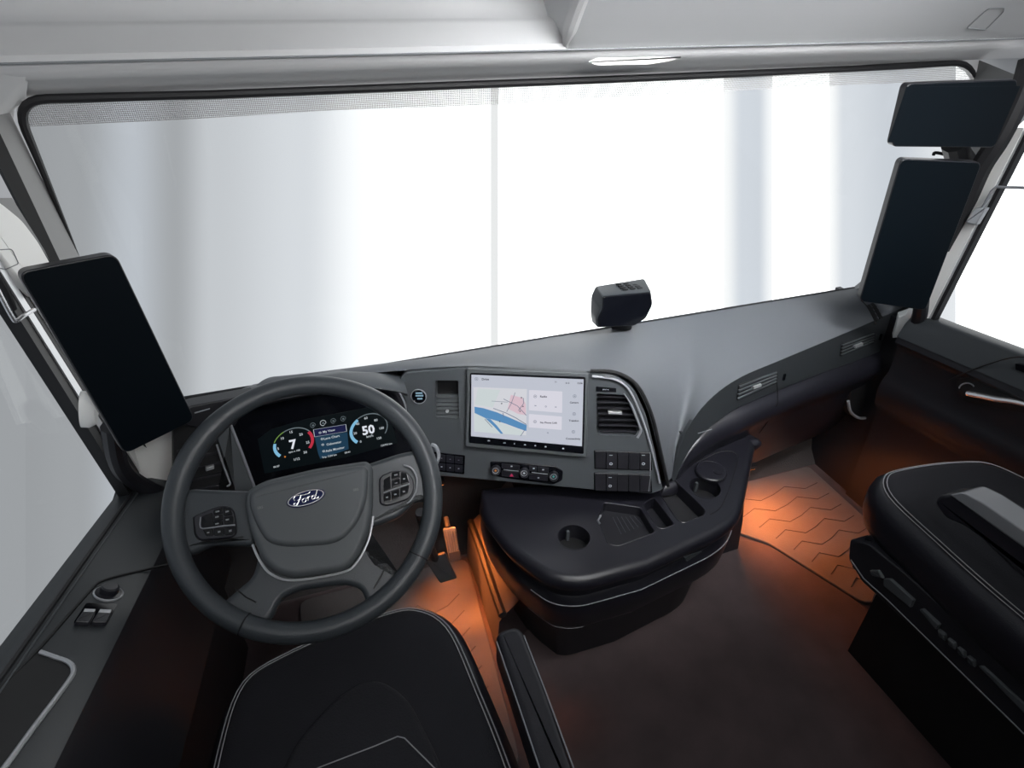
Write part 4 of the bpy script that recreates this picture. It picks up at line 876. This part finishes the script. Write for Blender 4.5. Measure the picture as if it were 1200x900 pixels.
# ================================================================== MONITORS
def monitor(name, label, corners, cat='monitor', r=.016, scr_in=.010, brackets=()):
    """corners: world points tl, tr, br, bl"""
    tl_, tr_, br_, bl_ = corners; c = (tl_ + tr_ + br_ + bl_) / 4
    fr = Fr(c, (tr_ + br_ - tl_ - bl_), (tl_ + tr_ - bl_ - br_))
    if fr.n.dot(EYE - c) < 0: fr.n = -fr.n
    pl_ = [((p - c).dot(fr.u), (p - c).dot(fr.v)) for p in corners]
    t = thing(name, label, cat, c)
    MB().prism(fr, rnd(pl_, r, 6), -.022, 0, .0025).build('housing', 'monitor_edge', t)
    MB().prism(fr, rnd(inset(ccw(pl_), .0022), r * .9, 6), -.004, .0012, .0006).build('screen_glass', 'monitor', t)
    for pts, rad, m in brackets: MB().tube(smooth(pts, 5), rad, 10).build('bracket_arm', m, t)
    return t, fr
m1, mf = monitor('mirror_monitor', 'tall dark mirror monitor on the driver side pillar', [aY(20, 319, 1.00), aY(136, 297, 1.06), aY(229, 492, 1.06), aY(146, 533, 1.00)],
    brackets=[([aY(130, 500, 1.06), aY(136, 535, 1.08), aY(148, 556, 1.11), aY(172, 572, 1.14), aY(200, 584, 1.18)], .017, 'darkpanel')])
MB().lathe(Fr(aX(100, 480, -.43), (0, 1, .0), (.3, 0, 1)), 0, 0, [(.030, -.006), (.030, .006), (.024, .016), (.001, .02)], 20, sx=.6, sy=1.2).build('mount_cover', 'whiteplastic', m1)
monitor('mirror_monitor', 'tall dark mirror monitor on the passenger side pillar, lower of two', [aY(1056, 186, 1.16), aY(1151, 190, 1.09), aY(1085, 364, 1.09), aY(1007, 353, 1.16)],
    brackets=[([aY(1080, 350, 1.13), aY(1078, 368, 1.14), aY(1074, 384, 1.16), aY(1082, 398, 1.15), aY(1078, 412, 1.16)], .020, 'darkpanel')])
m3, f3 = monitor('kerb_monitor', 'wide dark monitor at the top of the passenger side pillar', [aY(1063, 98, 1.15), aY(1194, 93, 1.09), aY(1166, 173, 1.09), aY(1045, 172, 1.15)], r=.014,
    brackets=[([aY(1118, 165, 1.16), aY(1122, 180, 1.19), aY(1130, 192, 1.2)], .030, 'rubber'), ([aY(1094, 182, 1.2), aY(1098, 179, 1.2), aY(1126, 186, 1.2)], .004, 'rubber')])
MB().box(f3, -.145, .140, -.058, .062, .001, .0016).build('active_area', 'monitor', m3)

# ================================================================== SENSOR POD on the dash
sn = thing('sensor_pod', 'black camera pod with vent holes standing on the dash top', 'sensor', aY(728, 383, 1.375))
NF = Fr(aY(730, 362, 1.33), (.985, .17, 0), (0, 0.05, 1))
fpx = [(705, 346), (763, 341), (765, 357), (757, 373), (743, 382), (700, 384), (698, 374), (704, 361)]
bpx = [(697, 335), (754, 326), (759, 343), (753, 360), (738, 370), (693, 378), (691, 366), (692, 346)]
f3_ = [NF.p(*NF.pix(x, y, 0), 0) for x, y in fpx]; b3_ = [NF.p(*NF.pix(x, y, -.065), -.065) for x, y in bpx]
def rnd3(pts, fr, c, r): return [fr.p(a, b, c) for a, b in rnd([((p - fr.o).dot(fr.u), (p - fr.o).dot(fr.v)) for p in pts], r, 3)]
mid = lambda t: [a.lerp(b, t) for a, b in zip(f3_, b3_)]
def shr(pts, k): c = sum(pts, V((0, 0, 0))) / len(pts); return [c + (p - c) * k for p in pts]
MB().loft([rnd3(shr(b3_, .9), NF, -.068, .008), rnd3(b3_, NF, -.06, .008), rnd3(mid(.08), NF, -.005, .006), rnd3(shr(f3_, .97), NF, .001, .006)]).build('pod_body', 'doorskin', sn, sharp=50)
MB().prism(NF, rnd([((p - NF.o).dot(NF.u), (p - NF.o).dot(NF.v)) for p in shr(f3_, .95)], .006), -.002, .005, .003).build('front_cover', 'gloss', sn)
tA, tB, tC, tD = f3_[0], f3_[1], b3_[1], b3_[0]
TF = Fr((tA + tB + tC + tD) / 4, tB - tA, (tC + tD - tA - tB))
for i in range(3):
    for j in range(4):
        a, b = (i - .55) * .026 + .012, (j - 1.2) * .0105
        MB().box(TF, a - .008, a + .008, b - .0026, b + .0026, -.004, .0022).build('vent_hole', 'black', sn)
MB().tube([aY(730, 372, 1.36), aY(728, 384, 1.385)], .03, 12, flat=.6).build('pod_foot', 'rubber', sn)

# ================================================================== SEATS
def cushion(cx, y0, y1, w, z, name, label, flip=1):
    """truck seat cushion; front at y1. flip=-1 mirrors left/right"""
    t = thing(name, label, 'seat', (cx, y0 + .25, 0))
    hw = w / 2; L_ = y1 - y0
    def outline(g):
        pts = [(-hw, 0), (-hw * 1.02, L_ * .45), (-hw * .96, L_ * .72), (-hw * .80, L_ * .90), (-hw * .40, L_ * .965), (hw * .25 , L_ * 1.0), (hw * .62, L_ * .985), (hw * .88, L_ * .88), (hw * .97, L_ * .66), (hw * 1.02, L_ * .4), (hw, 0)]
        pts = [(a * flip, b) for a, b in pts]
        p = [(q_.x, q_.y) for q_ in smooth([(a, b, 0) for a, b in pts], 5)]
        return inset(ccw(p), g)
    F_ = Fr((cx, y0, z + H), (1, 0, 0), (0, 1, 0))
    def R(g, c): return [F_.p(a, b, c) for a, b in outline(g)]
    MB().loft([R(.03, -.13), R(.012, -.12), R(.002, -.09), R(0, -.05), R(.004, -.025), R(.016, -.008), R(.028, -.002)]).build('side_bolster', 'vinyl', t, sharp=60)
    MB().loft([R(.020, -.02), R(.024, -.004), R(.034, .004), R(.050, .0055)]).build('cushion', 'fabric', t, sharp=60)
    for g, c in ((.022, .0005), (.029, .004)):
        o_ = outline(g); n_ = len(o_); MB().tube([F_.p(a, b, c) for a, b in o_], .0011, 5, closed=True).build('stitch_line', 'thread', t)
    # raised centre section with rounded front, lower insert
    def cs_(s): return [(a * s, b) for a, b in [(-hw * .62, .0), (-hw * .62, L_ * .45), (-hw * .42, L_ * .66), (-hw * .05, L_ * .76), (hw * .18, L_ * .775), (hw * .38, L_ * .70), (hw * .52, L_ * .50), (hw * .56, 0)]]
    ci_ = rnd([(a * flip, b) for a, b in cs_(1)], .05, 6)
    MB().prism(F_, ci_, -.01, .016, .010, 4).build('centre_cushion', 'fabric2', t)
    sd = [aZ(x_, y_, z + .0165) for x_, y_ in ((340, 915), (375, 899), (440, 874), (466, 863), (474, 865), (508, 899), (525, 915))] if flip == 1 else [F_.p(a * flip, b, .0165) for a, b in [(-hw * .40, L_ * .30), (-hw * .05, L_ * .47), (hw * .10, L_ * .50), (hw * .16, L_ * .47), (hw * .45, L_ * .15)]]
    MB().tube(sd, .0010, 5).build('seam_line', 'thread', t)
    MB().box(F_, -hw + .03, hw - .03, .0, L_ - .09, -.24, -.11, .02).build('seat_pan', 'darkpanel', t)
    MB().box(F_, -hw + .07, hw - .07, .05, L_ - .15, -.55 + .0, -.23).build('pedestal', 'black', t)
    BF_ = Fr((cx, y0 + .02, z + H - .02), (1, 0, 0), (0, -.55, .83))
    MB().prism(BF_, rnd([(-hw, 0), (hw, 0), (hw * .9, .62), (hw * .5, .70), (-hw * .5, .70), (-hw * .9, .62)], .08, 5), -.09, .02, .03, 4).build('backrest', 'fabric', t)
    return t, F_, hw, L_
ds, dF, hw, L_ = cushion(-.078, .12, .795, .48, -1.0, 'driver_seat', 'black fabric driver seat with pale stitching under the steering wheel')
# armrest of the driver seat
AF = Fr(P(.2, .5, -.93), (1, 0, 0), (0, 1, 0))
ap = AF.poly([(580, 744), (588, 736), (606, 732), (614, 740), (640, 806), (676, 910), (700, 980), (664, 980), (634, 910)])
MB().prism(AF, rnd(ap, .012), -.07, 0, .012, 4).build('armrest', 'vinyl', ds, sharp=50)
for pts in ([(582, 752), (606, 822), (634, 905)], [(614, 745), (640, 812), (674, 905)]):
    MB().tube([AF.p(*AF.pix(x, y, -.003), -.003) for x, y in pts], .0013, 5).build('armrest_piping', 'seam', ds)
ps, pF, hw, L_ = cushion(1.375, .12, .80, .46, -1.0, 'passenger_seat', 'black fabric passenger seat with a silver topped armrest', flip=-1)
# passenger armrest
def arm_at(x, y, X=1.17): return aX(x, y, X)
ar0, ar1 = arm_at(1100, 584), arm_at(1215, 660)
ARF = Fr(arm_at(1140, 600), (0, -1, 0), (0, 0, 1))
arp = [(1093, 588), (1100, 580), (1128, 577), (1150, 588), (1215, 632), (1270, 670), (1270, 730), (1200, 668), (1128, 617), (1106, 608)]
MB().prism(ARF, rnd(ARF.poly(arp), .012), -.06, 0.0, .010, 4).build('armrest', 'vinyl', ps)
gp_ = [(1112, 580), (1128, 577), (1150, 588), (1215, 632), (1270, 670), (1270, 690), (1200, 642), (1146, 604)]
MB().prism(ARF, rnd(ARF.poly(gp_, .002), .006), -.055, .003, .003).build('armrest_cap', 'greygrip', ps, label='silver grey armrest top')
# passenger seat base with switches
RB = Fr(aX(1020, 680, 1.155), (0, -1, 0), (0, 0, 1))
rbp = [(996, 632), (1018, 638), (1060, 672), (1130, 735), (1200, 800), (1300, 890), (1300, 960), (1200, 864), (1100, 765), (1010, 682), (994, 655)]
MB().prism(RB, rnd(RB.poly(rbp), .008), -.05, 0, .004).build('base_cover', 'darkpanel', ps)
MB().tube([RB.p(*RB.pix(x, y, .002), .002) for x, y in [(997, 656), (1012, 678), (1040, 703), (1100, 762), (1200, 860)]], .0016, 5).build('base_edge', 'seam', ps)
for q4 in ([(1020, 668), (1030, 668), (1036, 678), (1022, 674)], [(1036, 678), (1044, 678), (1072, 703), (1068, 712), (1036, 686)], [(1078, 714), (1082, 713), (1102, 732), (1098, 738)]):
    MB().prism(RB, rnd(RB.poly(q4, .004), .003), -.002, .008, .003).build('seat_switch', 'hubplastic', ps)
for k in range(4):
    x, y = 1100 + k * 11.5, 737 + k * 10.3
    MB().prism(RB, rnd(RB.poly([(x, y), (x + 8, y + 6), (x + 9, y + 14), (x + 1, y + 8)], .004), .002), -.002, .009, .003).build('seat_switch', 'hubplastic', ps)
MB().prism(RB, rnd(RB.poly([(1147, 780), (1152, 780), (1215, 838), (1215, 850)], .003), .003), -.002, .006, .002).build('seat_switch', 'hubplastic', ps)

# ================================================================== FLOOR MATS, PEDALS, TUNNEL EDGE
FZ = Fr((0, 0, 0), (1, 0, 0), (0, 1, 0))
def zig(mb, pts): mb.tube([V((x, y, .0125)) for x, y in pts], .0013, 4)
pm = thing('floor_mat', 'ribbed passenger floor mat under orange footwell light', 'floor mat', (1.25, 1.0, 0), 'cab floor mats')
MB().prism(FZ, rnd([(1.385, .76), (1.66, .70), (1.68, 1.33), (1.10, 1.33), (1.16, 1.17), (1.27, 1.05)], .02), .001, .012, .004).build('mat_body', 'mat', pm)
zz = MB()
for k in range(9):
    y0 = .76 + k * .060; x0 = 1.40 - max(0, y0 - .76) * .36 + .015
    zig(zz, [(x0 + (1.64 - x0) * i / 6, y0 + (.022 if i % 3 == 1 else -.012 if i % 3 == 2 else 0)) for i in range(7)])
zz.build('mat_grooves', 'groove', pm)
dm = thing('floor_mat', 'ribbed driver floor mat around the pedals in orange light', 'floor mat', (-.05, 1.0, 0), 'cab floor mats')
MB().prism(FZ, rnd([(-.20, .66), (.25, .66), (.29, 1.32), (-.24, 1.32)], .04), .001, .012, .004).build('mat_body', 'mat', dm)
zz = MB()
for k in range(9):
    y0 = .60 + k * .062
    zig(zz, [(-.20 + .043 * i, y0 + .06 + (.03 if i % 3 == 1 else -.012 if i % 3 == 2 else 0)) for i in range(11)])
zz.build('mat_grooves', 'groove', dm)
cm = MB().prism(FZ, rnd([(.36, -.1), (1.10, -.1), (1.375, .76), (1.26, 1.05), (1.18, 1.10), (.36, 1.0)], .03), .001, .014, .004).build('centre_mat', 'floor'); tag(cm, 'dark brown centre floor mat between the two seats', 'floor mat')
# accelerator pedal
PF = Fr(aZ(530, 640, -1.36), (.99, -.1, 0), (0, .55, .83))
ac = thing('accelerator_pedal', 'ribbed accelerator pedal glowing in orange light', 'pedal', aZ(530, 655, -1.45))
MB().prism(PF, rnd(PF.poly([(519, 620), (534, 618), (540, 655), (527, 658)]), .006), -.012, 0, .003).build('pedal_plate', 'mat', ac)
for k in range(5):
    x0 = 521.5 + k * 2.8; MB().tube([PF.p(*PF.pix(x0, 622, .001), .001), PF.p(*PF.pix(x0 + 5, 648, .001), .001)], .0018, 5).build('pedal_rib', 'panel', ac)
MB().prism(PF, rnd(PF.poly([(526, 648), (539, 645), (541, 656), (527, 659)], .004), .004), -.002, .004, .002).build('pedal_foot', 'rubber', ac)
MB().tube([PF.p(*PF.pix(525, 618, -.01), -.01), PF.p(*PF.pix(523, 608, -.01), -.03)], .008, 8).build('pedal_arm', 'rubber', ac)
bp_ = thing('brake_pedal', 'wide black brake pedal left of the accelerator', 'pedal', aZ(510, 668, -1.40))
BPF = Fr(aZ(510, 660, -1.33), (.99, -.1, 0), (0, .5, .85))
MB().prism(BPF, rnd(BPF.poly([(497, 655), (522, 648), (536, 678), (516, 684)]), .006), -.015, 0, .004).build('pedal_plate', 'rubber', bp_)
MB().tube([BPF.p(*BPF.pix(510, 655, -.01), -.01), aZ(500, 630, -1.2), aZ(492, 600, -1.05)], .012, 8).build('pedal_arm', 'rubber', bp_)
# tunnel edge between pedals and console
tn = thing('tunnel_side', 'sloping carpeted tunnel edge between the pedals and the console', 'tunnel trim', (.3, 1.0, 0))
T = [aZ(552, 612, -1.40), aZ(566, 650, -1.40), aZ(580, 694, -1.40), aZ(590, 722, -1.40)]
MB().grid([[V((p.x + .13, p.y, .30)) for p in T], [V((p.x + .02, p.y, .17)) for p in T], [V((p.x, p.y, .15)) for p in T], [V((p.x - .012, p.y, .13)) for p in T], [V((p.x - .02, p.y, .005)) for p in T]]).build('tunnel_carpet', 'mat', tn, sharp=50)
MB().tube([V((p.x - .002, p.y, .155)) for p in T], .012, 8).build('tunnel_rail', 'rubber', tn)
# footwell lamps
def footlamp(label, loc, power, target):
    t = thing('footwell_lamp', label, 'lamp', loc, 'orange footwell lamps')
    x, y, z = loc
    MB().box(Fr(V(loc), (1, 0, 0), (0, 1, 0)), -.05, .05, -.012, .012, .002, .016, .004).build('lamp_housing', 'rubber', t)
    MB().box(Fr(V(loc), (1, 0, 0), (0, 1, 0)), -.045, .045, -.009, .009, -.002, .002).build('lamp_lens', 'e_lamp', t)
    area_light('footwell_light', (x, y, z - .006), target, .2, .03, power, (1.0, .25, .05), 116 if x > 1 else 66)
footlamp('orange strip lamp below the passenger dash', P(1.27, 1.245, -1.375), 2.5, (1.42, 1.06, 0))
footlamp('orange strip lamp below the driver dash', P(.18, 1.28, -1.16), 1.3, (.28, 1.08, 0))
